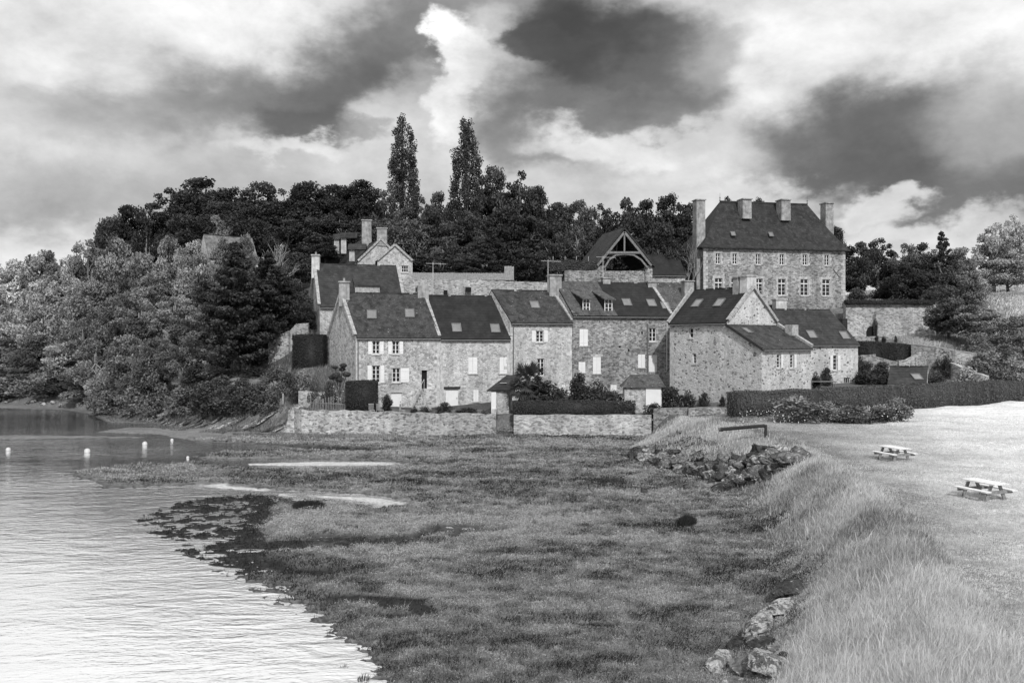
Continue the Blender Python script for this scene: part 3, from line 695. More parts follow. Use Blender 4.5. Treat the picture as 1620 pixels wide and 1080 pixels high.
# mossy left half of the roof: a slab lying over the slates
fl, fr, ml, mrr = g['fl'], g['fr'], g['ml'], g['mr']
nrm = g['U'].cross(ml-fl).normalized(); nrm = nrm if nrm.z > 0 else -nrm
s_ = (fl-ml).normalized()*.32; mb = MB(); N_ = 8
for i in range(N_):
    f0, f1 = i/N_*.44, (i+1)/N_*.44
    p = [fl.lerp(fr, f0)+s_, fl.lerp(fr, f1)+s_, ml.lerp(mrr, f1), ml.lerp(mrr, f0)]
    mb.hexa([x+nrm*.10 for x in p], [x+nrm*(.19+.02*(i % 3)) for x in p])
mb.build('mossy_roof_half', M['slate_old'], r, o)
def dormer(root, org, px0, px1, y0, y1, g, wallm, roofm, k=(2, 3), run=2.4):
    """catslide dormer: window front standing on the slope, cheeks, its own flatter roof"""
    fl, fr, ml = g['fl'], g['fr'], g['ml']; U = g['U']; n = U.cross(ml-fl).normalized(); n = n if n.z > 0 else -n
    b = ray_plane((px0+px1)/2, y1+2, fl, n)+n*.1; d = b.y; w = (px1-px0)/F*d+.16
    h = (y1-y0)/F*d+.25; Bd = Vector((ml.x-fl.x, ml.y-fl.y, 0)); hz = (ml.z-fl.z)/Bd.length; Bd.normalize()
    a0 = b-U*w/2; a1 = b+U*w/2; t0 = a0+Vector((0, 0, h)); t1 = a1+Vector((0, 0, h)); dz = Vector((0, 0, 1))
    rise = .35; L_ = h/(hz-rise) if hz > rise+.1 else run; L_ = min(L_, 3.2)
    e0 = t0+Bd*L_+dz*rise*L_; e1 = t1+Bd*L_+dz*rise*L_
    c = MB(); k0 = a0-dz*.3; k1 = a1-dz*.3
    c.poly([a0-dz*.4, t0, e0]); c.poly([a1-dz*.4, e1, t1]); c.build('dormer_cheeks', M[wallm], root, org)
    rf = MB(); ov = -Bd*.35-dz*rise*.35; su = U*.16
    p = [t0-su+ov, t1+su+ov, e1+su, e0-su]; rf.hexa([x+dz*.02 for x in p], [x+dz*.13 for x in p])
    dr = rf.build('dormer_roof', M[roofm], root, org)
    fw = MB(); nn = Vector((U.y, -U.x, 0))
    def P(u, z, w_=0): q = a0+U*u-nn*w_; return (q.x, q.y, a0.z+z)
    g_ = obox(MB(), P, .08, w-.08, .03, h-.04, .08, .10).build('window', M['glass'], root, org)
    for r_ in ((0, .08, -.3, h), (w-.08, w, -.3, h), (.08, w-.08, h-.08, h), (.08, w-.08, -.3, .06)): obox(fw, P, *r_, .0, .09)
    nc, nr = k
    for i in range(1, nc): u = w*i/nc; obox(fw, P, u-.035, u+.035, .06, h-.08, .02, .075)
    for j in range(1, nr): z = h*j/nr; obox(fw, P, .08, w-.08, z-.02, z+.02, .03, .07)
    fw.build('frame', M['white'], g_, org)
dormer(r, o, 922.5, 932, 476, 492, g, 'slate_dark', 'slate_old'); dormer(r, o, 957, 967.5, 476.5, 493, g, 'slate_dark', 'slate_old')
x, y = at(877, 85.6); chimney(r, o, x, y, 1.25, 1.2, zat(475, 85.6), zat(437, 85.6), R(10), 'chim', 0, label='broad low chimney with pale cap on left gable')
x, y = at(958, 87.3); chimney(r, o, x, y, .8, .9, zr4-.8, zat(441, 87.3), R(10), 'chim', 0)
x, y = at(1030, 87.8); chimney(r, o, x, y, .9, .9, zr4-1.0, zat(447, 87.8), R(10), 'chim', 0)
# --- small mossy house behind house 4/5
r, o, P, g = house('small_house', 'low mossy roof wedged behind the row beside the manor corner', at(1034, 91), at(1100, 91.5), BK(12, 6), 6, zat(487, 91), zat(449, 94), 'stone_old', 'slate_old', coping='')
x, y = at(1088, 92.5); chimney(r, o, x, y, 1.1, 1.0, zat(480, 92.5), zat(446, 92.5), R(10), 'chim', 0)
# --- house 5
H5L, H5R = (14.9, 80.5), (18.9, 75.0); B5 = (.809*6.9, .588*6.9)
r, o, P, g = house('corner_house', 'pale speckled stone corner house with tall gable, two long roof windows and round-shouldered chimney', H5L, H5R, B5, 2.0, 9.75, 12.85, 'stone_spot', 'slate_dark',
  [W_(1090,1096.5,519,534.5,g=(1,2)), W_(1095.5,1101,559,575.5,g=(1,3))], [(1104,481.5),(1139,480.5)], 'R')
cx, cy = (H5R[0]+B5[0]*.5-.25, H5R[1]+B5[1]*.5+.3)
ang5 = math.atan2(-5.5, 4)
chimney(r, o, cx-.05, cy, .85, 1.35, 12.0, zat(438, 77.3), ang5, 'chim_pale', 0, label='pale rendered main chimney')
chimney(r, o, cx-.75, cy+.55, .6, 1.0, 12.0, zat(440, 77.9), ang5, 'chim', 0, label='darker brick flue beside main chimney')
# standing stone edge at the left verge
MB().bar((14.75, 80.4, 9.7), (14.9+B5[0]*.5-.2, 80.5+B5[1]*.5, 13.0), .22, .55).build('gable_coping', M['coping'], r, o)
# lean-to annex
E1 = (18.9+.588*3.69, 75-.809*3.69); E2 = (E1[0]+B5[0], E1[1]+B5[1]); G2 = (H5R[0]+B5[0], H5R[1]+B5[1])
zl, zh = 7.36, 9.36; org = (E1[0], E1[1], 2.4)
ax = empty('lean_to_annex', org, 'low speckled stone lean-to with two narrow white windows, behind the hedge end', 'annex')
w = MB(); ops = [W_(1229,1235,560.5,582,g=(1,4),sh='R',shw=.28), W_(1250,1256,560.5,582,g=(1,4),sh='R',shw=.28)]; rects = fit_openings(E1, E2, ops, 2.4, zl)
PA = wall_holes(w, E1, E2, 0, zl, [q[:4] for q in rects], .22)
e_ = (.004*B5[0]/6.9, .004*B5[1]/6.9)
w.poly([(H5R[0], H5R[1], 0), (E1[0], E1[1], 0), (E1[0], E1[1], zl), (H5R[0], H5R[1], zh)]); w.poly([(E2[0], E2[1], 0), (G2[0], G2[1], 0), (G2[0], G2[1], zh), (E2[0], E2[1], zl)])
w.build('wall', M['stone_spot'], ax, org); add_openings(ax, org, PA, E1, E2, ops, rects)
a, b, c, d = Vector((*E1, zl)), Vector((*E2, zl)), Vector((*G2, zh)), Vector((*H5R, zh)); sv = (a-d).normalized()*.25; ub = (b-a).normalized()*.15; nz_ = Vector((0, 0, 1))
p = [a+sv-ub, b+sv, c, d-ub]; MB().hexa([x+nz_*.02 for x in p], [x+nz_*.15 for x in p]).build('roof', M['slate_moss'], ax, org)
MB().tube([a+sv*1.2, b+sv*1.2], .06).build('gutter', M['metal'], ax, org)
MB().bar(d-ub*1.5+nz_*.12, a+sv-ub*1.5+nz_*.12, .08, .22).build('verge_board', M['black'], ax, org)
cp = MB()
for i in range(8): cp.bar(c.lerp(b, i/8)+nz_*.2+ub, c.lerp(b, (i+.95)/8)+nz_*.2+ub, .38, .34)
cp.build('gable_coping', M['coping'], ax, org)
skylight(ax, org, 1181, 525, a, b, d, .6, .8)
MB().box(tuple(c.lerp(b, .45)+nz_*.55), (.8, .9, 1.0), ang5).build('chimney', M['coping'], ax, org)
# --- house 6 + roof behind
r, o, P, g = house('small_house', 'narrow dark roof rising between corner house and far right house', at(1196, 84), at(1262, 86.5), BK(18, 6.5), 3.5, zat(532, 85), zat(484, 88), 'stone_spot', 'slate_dark', coping='R')
x, y = at(1233, 88.5); chimney(r, o, x, y, 1.2, .9, zat(500, 88.5), zat(475, 88.5), R(10), 'chim_pale', 0)
r, o, P, g = house('right_end_house', 'right end row house with brownish grey roof, two skylights and tall white shutters', at(1247, 84), at(1357, 86), BK(30, 7.0), 3.2, zat(543, 85), zat(491, 88.2), 'stone_spot', 'slate_mid',
  [W_(1318,1324.5,562,585.5,g=(1,4),sh='LR',shw=.32), W_(1335,1345,597,613.5,g=(3,2),sill=False), W_(1350,1356,597,613.5,'shut')], [(1283,530.5),(1335,532)], 'L')
MB().box((g['mr'].x+1.5, g['mr'].y+1.2, g['mr'].z-1.9), (.7, 1.6, 2.2), R(25)).build('chimney', M['slate_mid'], r, o)
x, y = at(1262, 83.6); tx = MB()
tb = empty('garden_table', (at(1300, 82)[0], 82, gz(*at(1300, 82))), 'dark long garden table outside the right end house', 'table')
TZ = gz(*at(1300, 82)); TX = at(1300, 82)[0]
MB().box((TX, 82, TZ+.75), (2.6, .9, .06)).build('table_top', M['timber'], tb, (TX, 82, TZ))
for a_ in (-1.15, 1.15):
    for b_ in (-.35, .35): MB().box((TX+a_, 82+b_, TZ+.36), (.07, .07, .71)).build('leg', M['timber'], tb, (TX, 82, TZ))

# --- house A (upper left of row)
r, o, P, g = house('rendered_house', 'tall house left behind the row with smooth slate roof and white end chimney', at(506, 90), at(640, 92.5), BK(20, 8), 8.6, zat(484, 90.5), zat(419, 94), 'stone_warm', 'slate_mid', [W_(540,548,496,506,g=(2,2))], coping='LR')
x, y = g['ml'].x+.1, g['ml'].y; chimney(r, o, x, y, .85, 1.3, g['ml'].z-1.5, zat(405, 93.5), R(8), 'chim_pale', 1)
# wide shed dormer
fl, fr, ml, mrr = g['fl'], g['fr'], g['ml'], g['mr']; U = g['U']; nn = U.cross(ml-fl).normalized(); nn = nn if nn.z > 0 else -nn
A0 = ray_plane(562, 466, fl, nn); A1 = ray_plane(601, 466, fl, nn); up = Vector((0, 0, 1)); T0, T1 = A0+up*.9, A1+up*.9; T0 = Vector((T0.x, T0.y, T1.z)) 
bd = Vector((ml.x-fl.x, ml.y-fl.y, 0)).normalized(); K0, K1 = T0+bd*2.2+up*1.25, T1+bd*2.2+up*1.25
MB().quad(A0-up*.2, A1-up*.2, T1, T0).poly([A0-up*.2, T0, K0]).poly([A1-up*.2, K1, T1]).build('dormer_front', M['coping'], r, o)
p = [T0-bd*.2-U*.1, T1-bd*.2+U*.1, K1+U*.1, K0-U*.1]; MB().hexa(p, [x+up*.12 for x in p]).build('dormer_roof', M['slate_mid'], r, o)
# --- house B : two parts on the hill
r, o, P, g = house('hillside_house', 'upper stone house with steep gable, two chimneys and tall dormers, under the poplars', at(527, 124), at(566, 108), (5.6, 1.3), 14.5, zat(414, 108), zat(379, 108.6), 'stone_warm', 'slate_mid', coping='R')
x, y = g['mr'].x, g['mr'].y; chimney(r, o, x+.1, y+.4, 1.3, 1.0, g['mr'].z-.8, zat(362, 108.6), R(10), 'chim', 0)
chimney(r, o, at(580, 115)[0], 115, 1.3, 1.1, zat(392, 115), zat(350, 115), R(10), 'chim', 0)
MB().hexa([(g['ml'].lerp(g['mr'], t_)+Vector((s_*2.9, 0, -2.7+.15))) for t_, s_ in ((0, -1), (.55, -1), (.55, 1), (0, 1))], [(g['ml'].lerp(g['mr'], t_)+Vector((s_*.1, 0, 1.2))) for t_, s_ in ((0, -1), (.55, -1), (.55, 1), (0, 1))]).build('upper_roof', M['slate_mid'], r, o)
def side_dormer(px, yt, yb, d):
    x, y, zt = at(px, d, yt); zb_ = zat(yb, d); h = zt-zb_; w = .75
    mb = MB(); mb.box((x+.35, y, (zt+zb_)/2-.2), (.7, .5, h-.5)); q = mb.build('dormer', M['ashlar'], r, o)
    e = [(x-.15, y-.55, zt-.45), (x-.15, y+.55, zt-.45), (x+2.2, y+.55, zt-.45), (x+2.2, y-.55, zt-.45)]; t = [(x-.15, y-.02, zt+.35), (x-.15, y+.02, zt+.35), (x+2.2, y+.02, zt+.35), (x+2.2, y-.02, zt+.35)]
    MB().hexa(e, t).build('dormer_roof', M['slate_mid'], q, o)
    MB().box((x-.11, y, (zt+zb_)/2-.15), (.02, .6, h-.8)).build('window', M['glass'], q, o)
side_dormer(529, 374, 402, 121); side_dormer(540, 372, 402, 116); side_dormer(553, 390, 414, 110.5)
r, o, P, g = house('small_house', 'small pale gabled wing with white window, in front of the hillside house', at(599, 108), at(597, 101), (4.1, .6), 14.5, zat(413, 101), zat(388, 101), 'stone_warm', 'slate_mid', coping='R', rops=[W_(635,646,420,431,g=(3,2))])
# --- manor
MF, MR_ = at(1113, 110), at(1337, 114); mu = Vector((MR_[0]-MF[0], MR_[1]-MF[1])).normalized(); mB = (-mu.y*8.5, mu.x*8.5)
zeM, zrM = 20.05, zat(323, 117); org = (MF[0], MF[1], 11.0)
mn = empty('manor_house', org, 'large stone manor on the terrace with steep hipped slate roof and four tall chimneys', 'manor')
ops = []
for i, x in enumerate((1136,1162.5,1199.5,1237,1273.5,1308)): ops.append(W_(x-3.6, x+3.6, 400.5+i*.5, 417.5+i*.5, g=(2,3), sur=True))
for i, x in enumerate((1137,1163,1200.5,1237,1272.5,1307)): ops.append(W_(x-6, x+6, 440+i*.4, 466+i*.4, g=(2,4), sur=True, tr=True))
rects = fit_openings(MF, MR_, ops, 11, zeM); w = MB(); PM = wall_holes(w, MF, MR_, 8, zeM, [q[:4] for q in rects], .3)
ML_, MRB = (MF[0]+mB[0], MF[1]+mB[1]), (MR_[0]+mB[0], MR_[1]+mB[1])
ops2 = [W_(1105.5,1110.5,408,429,'dark')]
lr = fit_openings(ML_, MF, ops2, 11, zeM); PL = wall_holes(w, ML_, MF, 8, zeM, [q[:4] for q in lr], .3)
w.quad((*MR_, 8), (*MRB, 8), (*MRB, zeM), (*MR_, zeM)); w.quad((*MRB, 8), (*ML_, 8), (*ML_, zeM), (*MRB, zeM))
w.build('wall', M['stone_manor'], mn, org); add_openings(mn, org, PM, MF, MR_, ops, rects); add_openings(mn, org, PL, ML_, MF, ops2, lr)
qn = MB()
for i in range(22):
    za = 11.3+i*.4; l_ = .35+.25*(i % 2); Lm = math.hypot(MR_[0]-MF[0], MR_[1]-MF[1])
    obox(qn, PM, -.03, l_, za, za+.38, -.025, .1); obox(qn, PM, Lm-l_, Lm+.025, za, za+.38, -.025, .1)
qn.build('corner_stones', M['ashlar'], mn, org)
def mp(u, v, z): q = Vector(MF)+mu*u+Vector((-mu.y, mu.x))*v; return (q.x, q.y, z)
Lm = math.hypot(MR_[0]-MF[0], MR_[1]-MF[1])
uL = ray_wall(1139, (MF[0]+mB[0]/2, MF[1]+mB[1]/2), (MR_[0]+mB[0]/2, MR_[1]+mB[1]/2))[0]; uR = ray_wall(1277, (MF[0]+mB[0]/2, MF[1]+mB[1]/2), (MR_[0]+mB[0]/2, MR_[1]+mB[1]/2))[0]
rf = MB(); D = 8.5; ov = .5
def ring(f, z):   # f 0 eave .. 1 ridge
    return [mp(-ov+(uL+ov)*f, -ov+(D/2+ov)*f, z), mp(Lm+ov+(uR-Lm-ov)*f, -ov+(D/2+ov)*f, z), mp(Lm+ov+(uR-Lm-ov)*f, D+ov+(D/2-D-ov)*f, z), mp(-ov+(uL+ov)*f, D+ov+(D/2-D-ov)*f, z)]
prof = [(0, zeM-.05), (.0, zeM+.12), (.13, zeM+.75), (.28, zeM+1.65), (.5, zeM+(zrM-zeM)*.46), (.75, zeM+(zrM-zeM)*.73), (.995, zrM)]
for (f0, z0_), (f1, z1_) in zip(prof[:-1], prof[1:]):
    a_, b_ = ring(f0, z0_), ring(f1, z1_)
    for i in range(4): j = (i+1) % 4; rf.quad(a_[i], a_[j], b_[j], b_[i])
rf.poly(list(reversed(ring(0, zeM-.05))))
rf.poly(ring(.995, zrM)); rfo = rf.build('roof', M['slate_manor'], mn, org)
rc = MB().bar(mp(uL, D/2, zrM+.05), mp(uR, D/2, zrM+.05), .25, .2); rc.build('ridge_tiles', M['slate_mid'], rfo, org)
for u in (uL, uR): MB().lathe(mp(u, D/2, zrM+.1), [(.1, 0), (.04, .3), (.09, .45), (.02, .6), (.015, 1.1)], 8).build('finial', M['metal'], mn, org)
def mchim(px0, px1, yt, yb, d, v, dep=1.4, label=None):
    xm = (px0+px1)/2; u = ray_wall(xm, (mp(0, v, 0)[0], mp(0, v, 0)[1]), (mp(Lm, v, 0)[0], mp(Lm, v, 0)[1]))[0]
    c = mp(u, v, 0); w_ = (px1-px0)/F*c[1]*.86; chimney(mn, org, c[0], c[1], w_, dep, zat(yb, c[1]), zat(yt, c[1]), math.atan2(mu.y, mu.x), 'chim', 0, label=label)
mchim(1097, 1114.5, 318, 470, 0, 1.6, 1.3, 'tallest chimney, running up the left end wall'); mchim(1169, 1187, 317, 347, 0, 2.9, 1.5); mchim(1230, 1248.5, 318, 350, 0, 2.9, 1.5); mchim(1300, 1316.5, 323, 385, 0, 5.0, 1.4, 'chimney rising behind the right hip')
for (sx, sy) in ((1159, 371), (1219, 372)):
    skylight(mn, org, sx, sy, mp(0, D/2*.13-ov, zeM+.75), mp(Lm, D/2*.13-ov, zeM+.75), mp(0, D/2, zrM), .5, .6)
an = MB(); au, ad = ray_wall(1323, MF, MR_); az_ = zat(432, ad)
c0 = PM(au, az_, -.04)
for s_ in (1, -1): an.bar(PM(au-.5*s_, az_-.55, -.05), PM(au+.5*s_, az_+.55, -.05), .08, .06)
an.build('wall_anchor', M['metal'], mn, org)
# small round-shouldered stair wing at left corner
sw = empty('stair_wing', (at(1090, 117)[0], 117, 11), 'small rounded stone stair wing at the left end of the manor', 'annex')
x, y = at(1092, 116.5); so_ = (at(1090, 117)[0], 117, 11)
MB().lathe((x+.35, y, 9), [(1.6, 0), (1.6, zat(400, 116)-9)], 14).build('wall', M['stone_manor'], sw, so_); MB().lathe((x+.35, y, zat(400, 116)), [(1.85, -.1), (1.2, .9), (.05, 2.1)], 14).build('roof', M['slate_manor'], sw, so_)

# --- long low house right of barn
r, o, P, g = house('long_low_building', 'long low building with plain dark roof between the open barn and the manor', at(1020, 107), at(1084, 108), BK(5, 6), 14.3, zat(434, 107.5), zat(405, 110.5), 'stone_retaining', 'slate_dark', coping='')
# --- open barn
def barn():
    A, B = at(944, 103), at(1031, 103); bk = (-1.9, 6.0); ze, zr = zat(419, 103), zat(363, 103); zg = gz(*at(988, 103)); org = (A[0], A[1], zg)
    root = empty('open_barn', org, 'open fronted timber shelter with tall pointed slate roof on stone piers, below the wood', 'barn')
    pr = MB()
    for x0, x1 in ((A[0]-.05, A[0]+1.1), (B[0]-.75, B[0]+.1)):
        pr.hexa([(x0, 103, zg-1), (x1, 103, zg-1), (x1, 104, zg-1), (x0, 104, zg-1)], [(x0, 103, ze-.1), (x1, 103, ze-.1), (x1, 104, ze-.1), (x0, 104, ze-.1)])
    for x0, s in ((A[0], 0), (B[0]-.5, 0)):
        pr.hexa([(x0, 104.003, zg-1), (x0+.5, 104.003, zg-1), (x0+.5+bk[0], 103+bk[1], zg-1), (x0+bk[0], 103+bk[1], zg-1)], [(x0, 104.003, ze-.3), (x0+.5, 104.003, ze-.3), (x0+.5+bk[0], 103+bk[1], ze-.3), (x0+bk[0], 103+bk[1], ze-.3)])
    pr.build('stone_pier', M['stone_old'], root, org)
    MB().hexa([(A[0]+1.1, 103.3, zg-1), (B[0]-.76, 103.3, zg-1), (B[0]-.76, 103.8, zg-1), (A[0]+1.1, 103.8, zg-1)], [(A[0]+1.1, 103.3, zat(428, 103)), (B[0]-.76, 103.3, zat(428, 103)), (B[0]-.76, 103.8, zat(428, 103)), (A[0]+1.1, 103.8, zat(428, 103))]).build('low_wall', M['stone_old'], root, org)
    mx = (A[0]+B[0])/2
    MB().quad((A[0]+bk[0], 103+bk[1], zg), (B[0]+bk[0], 103+bk[1], zg), (B[0]+bk[0], 103+bk[1], ze), (A[0]+bk[0], 103+bk[1], ze)).build('back_wall', M['black'], root, org)
    rf = MB(); f = -.45
    for s, E in ((-1, A), (1, B)):
        ex = E[0]+s*.35; p = [(ex, 103+f, ze-.35), (mx, 103+f, zr), (mx+bk[0], 103+bk[1], zr), (ex+bk[0], 103+bk[1], ze-.35)]
        rf.hexa([Vector(q) for q in p], [Vector(q)+Vector((s*.08, 0, .16)) for q in p])
    rf.build('roof', M['slate_mid'], root, org)
    tm = MB(); Y = 102.8
    tm.bar((A[0]+.05, Y, ze-.1), (mx, Y, zr-.35), .28, .3, (0, 1, 0)); tm.bar((B[0]-.05, Y, ze-.1), (mx, Y, zr-.35), .28, .3, (0, 1, 0))
    zt = zat(400, 103); wt = 1.0*(zr-zt)/(zr-ze)*(mx-A[0])
    tm.bar((mx-wt, Y-.02, zt), (mx+wt, Y-.02, zt), .26, .28, (0, 1, 0)); tm.bar((mx, Y+.02, zt), (mx, Y+.02, zr-.4), .18, .2, (0, 1, 0))
    pts = [(A[0]+.9, zat(424, 103)), (A[0]+1.5, zat(411, 103)), (A[0]+2.3, zat(403.5, 103)), (mx, zat(402, 103)), (B[0]-2.2, zat(403.5, 103)), (B[0]-1.3, zat(411, 103)), (B[0]-.5, zat(424, 103))]
    for a_, b_ in zip(pts[:-1], pts[1:]): tm.bar((a_[0], Y+.05, a_[1]), (b_[0], Y+.05, b_[1]), .2, .22, (0, 1, 0))
    tm.build('roof_truss', M['timber'], root, org)
    t2 = MB(); 
    for k in (.35, .7):
        yy = 103+bk[1]*k; xx = mx+bk[0]*k; t2.bar((xx-wt, yy, zt), (xx+wt, yy, zt), .2); t2.bar((xx, yy, zt), (xx, yy, zr-.3), .16)
        t2.bar((xx-2.2, yy, zg), (xx-2.2, yy, zt), .18)
    t2.build('inner_truss', M['timber'], root, org)
barn()

# --- ruined house hidden in the left trees
r, o, P, g = house('ruined_cottage', 'ivy covered ruined cottage with pale gable among trees on left hillside', at(330, 112), at(408, 116), BK(32, 6), 12, zat(408, 113), zat(374, 116), 'stone_warm', 'slate_pale', coping='', gutter=False)
# --- hillside garage
r, o, P, g = house('low_outbuilding', 'low outbuilding with grey roof and white gable end, beyond the long hedge', at(1404, 82), at(1466, 82), BK(-28, 6.0), 3.8, zat(606, 82), zat(581, 84.5), 'render', 'slate_mid', coping='', skys=[(1450, 598)])

# ------------------------------------------------------------------ free walls
def stone_wall(name, label, pts, tops, base, th=.45, mat='stone_wall', cat='wall', cope=None, group=None, jit=.05, seed=1):
    """pts: plan points; tops: top z per point"""
    rs = random.Random(seed); mb = MB(); org = (pts[0][0], pts[0][1], base); cm = MB()
    for (a, za), (b, zb_) in zip(list(zip(pts, tops))[:-1], list(zip(pts, tops))[1:]):
        L_ = math.hypot(b[0]-a[0], b[1]-a[1]); n = max(1, int(L_/.55)); ux, uy = (b[0]-a[0])/L_, (b[1]-a[1])/L_; nx, ny = -uy*th/2, ux*th/2
        prev = za+rs.uniform(-jit, jit)
        for i in range(n):
            f0, f1 = i/n, (i+1)/n; z1 = za+(zb_-za)*f1+rs.uniform(-jit, jit)
            x0, y0, x1, y1 = a[0]+(b[0]-a[0])*f0, a[1]+(b[1]-a[1])*f0, a[0]+(b[0]-a[0])*f1, a[1]+(b[1]-a[1])*f1
            mb.hexa([(x0-nx, y0-ny, base), (x1-nx, y1-ny, base), (x1+nx, y1+ny, base), (x0+nx, y0+ny, base)], [(x0-nx, y0-ny, prev), (x1-nx, y1-ny, z1), (x1+nx, y1+ny, z1), (x0+nx, y0+ny, prev)])
            if cope: cm.bar((x0, y0, prev+.05), (x1-.02*ux, y1-.02*uy, z1+.05), th*1.15, .12)
            prev = z1
    o = mb.build(name, M[mat], None, org); tag(o, label, cat, group)
    if cope: cm.build('coping', M[cope], o, org)
    return o
stone_wall('garden_wall', 'long low sea wall of pale stone under the left garden, ending at the slipway', [(-19.0, 73.2), (-17.6, 71.6), (-9, 71.4), (-1.65, 71.4)], [zat(647, 73), zat(648, 71.6), zat(652, 71.4), zat(655.5, 71.4)], -.4, .5, seed=3, jit=.09)
stone_wall('garden_wall', 'low stone sea wall below the clipped hedge, right of the slipway', [(0.15, 71.4), (6, 71.3), (11.6, 71.2)], [zat(656, 71.4), zat(656, 71.4), zat(656, 71.4)], -.4, .5, mat='stone_retaining', seed=4, jit=.05)
stone_wall('garden_wall', 'overgrown dark stone wall with flowers between the sea wall and the big hedge', [(11.9, 71.0), (14.2, 69), (19.5, 69.5)], [zat(646, 71), zat(645, 69), zat(645, 69.5)], 0, .5, mat='stone_old', seed=5, jit=.06)
stone_wall('slipway_wall', 'short side wall running inland along the slipway', [(-1.55, 71.7), (-1.5, 75.5)], [1.85, 2.2], -.2, .4, seed=6)
stone_wall('terrace_wall', 'high stone terrace wall under the board fence, above the roofs', [at(632, 99), at(742, 99.5), at(870, 98.5)], [zat(441, 99), zat(443, 99.5), zat(447, 98.5)], 9.5, .6, mat='stone_retaining', seed=7)
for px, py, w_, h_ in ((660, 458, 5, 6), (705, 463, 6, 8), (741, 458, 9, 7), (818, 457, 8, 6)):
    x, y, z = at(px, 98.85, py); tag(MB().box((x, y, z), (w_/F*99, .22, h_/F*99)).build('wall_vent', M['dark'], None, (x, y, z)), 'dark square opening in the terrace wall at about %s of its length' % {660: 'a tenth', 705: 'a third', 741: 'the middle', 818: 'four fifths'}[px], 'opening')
stone_wall('ivy_wall', 'stone wall stub left of the open barn, topped with ivy', [at(893, 101), at(944, 101)], [zat(428, 101), zat(428, 101)], 12, .6, mat='stone_old', seed=8)
stone_wall('barn_yard_wall', 'rough stone wall in front of the open barn', [at(868, 98), at(960, 99), at(1083, 103)], [zat(449, 98), zat(447, 99), zat(447, 103)], 10, .6, mat='stone_old', seed=9)
stone_wall('retaining_wall', 'long high retaining wall right of the manor with arched doorway', [at(1336, 106), at(1478, 106)], [zat(482, 106), zat(482, 106)], 7, .9, mat='stone_retaining', seed=10)
stone_wall('ledge_wall', 'narrow planted ledge at the foot of the retaining wall', [at(1350, 102), at(1475, 104)], [zat(532, 102), zat(532, 104)], 6.5, .5, mat='stone_old', seed=11)
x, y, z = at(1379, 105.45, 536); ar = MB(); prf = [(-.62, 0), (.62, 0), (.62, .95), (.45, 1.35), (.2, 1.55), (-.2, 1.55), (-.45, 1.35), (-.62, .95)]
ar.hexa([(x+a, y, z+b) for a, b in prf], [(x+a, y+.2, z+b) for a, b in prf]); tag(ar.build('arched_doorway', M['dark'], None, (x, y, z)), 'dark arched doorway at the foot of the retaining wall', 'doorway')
stone_wall('curved_wall', 'tall curved garden wall with rendered face sweeping down to the right', [at(1443, 92), at(1480, 90), at(1510, 89), at(1548, 88)], [zat(545, 92), zat(549, 90), zat(555, 89), zat(560, 88)], 3, .4, mat='stone_retaining', seed=12, cope='coping', jit=.01)
stone_wall('rubble_wall', 'broken pale rubble wall under the dark upper hedge', [at(1352, 90), at(1385, 89), at(1420, 88), at(1445, 88), at(1463, 90)], [zat(563, 90), zat(562, 89), zat(571, 88), zat(563, 88), zat(556, 90)], 2.5, .6, mat='stone_wall', seed=13, jit=.2)
stone_wall('rubble_wall', 'pale tumbling stone wall running down right to the hedge', [at(1505, 86), at(1530, 84), at(1562, 82)], [zat(572, 86), zat(585, 84), zat(595, 82)], 3, .5, mat='stone_retaining', seed=14, jit=.12)
stone_wall('rubble_wall', 'old stone wall stepping up behind the dark block hedge on the left', [at(426, 87), at(458, 86.5), at(470, 87), at(488, 87)], [zat(533, 87), zat(524, 86.5), zat(513, 87), zat(512, 87)], 4.5, .5, mat='stone_wall', seed=15, jit=.08)
stone_wall('terrace_edge', 'low dry stone edge below the shrubs of the left garden', [at(474, 76.4), at(495, 76), at(515, 76)], [zat(618, 76), zat(619, 76), zat(620, 76)], 1, .4, mat='stone_wall', seed=16, jit=.1)

# ------------------------------------------------------------------ board fence, posts
def board_fence(name, label, A, B, za, zb_, h, n, cat='fence', mat='plank', post=2.0):
    root = empty(name, (A[0], A[1], za), label, cat); org = (A[0], A[1], za); rs = random.Random(5); mb = MB()
    rz = math.atan2(B[1]-A[1], B[0]-A[0]); L_ = math.hypot(B[0]-A[0], B[1]-A[1]); w = L_/n
    for i in range(n):
        f = (i+.5)/n; x, y, z = A[0]+(B[0]-A[0])*f, A[1]+(B[1]-A[1])*f, za+(zb_-za)*f
        hh = h*(1+rs.uniform(-.03, .03)); mb.box((x, y, z+hh/2), (w*.9, .025, hh), rz)
    mb.build('boards', M[mat], root, org)
    k = int(L_/post)+1
    for i in range(k):
        f = min(1, i*post/L_); x, y, z = A[0]+(B[0]-A[0])*f, A[1]+(B[1]-A[1])*f, za+(zb_-za)*f
        MB().box((x, y+.07, z+h/2), (.09, .09, h*1.02), rz).build('post', M[mat], root, org)
    return root
board_fence('board_fence', 'long weathered board fence on top of the terrace wall', at(653, 99.3), at(798, 99.3), zat(442, 99.3), zat(443, 99.3), .80, 90)
board_fence('fence_panel', 'tall solid board panel at the right end of the terrace fence', at(798.5, 99.3), at(813, 99.3), zat(443, 99.3), zat(443, 99.3), 1.6, 8)
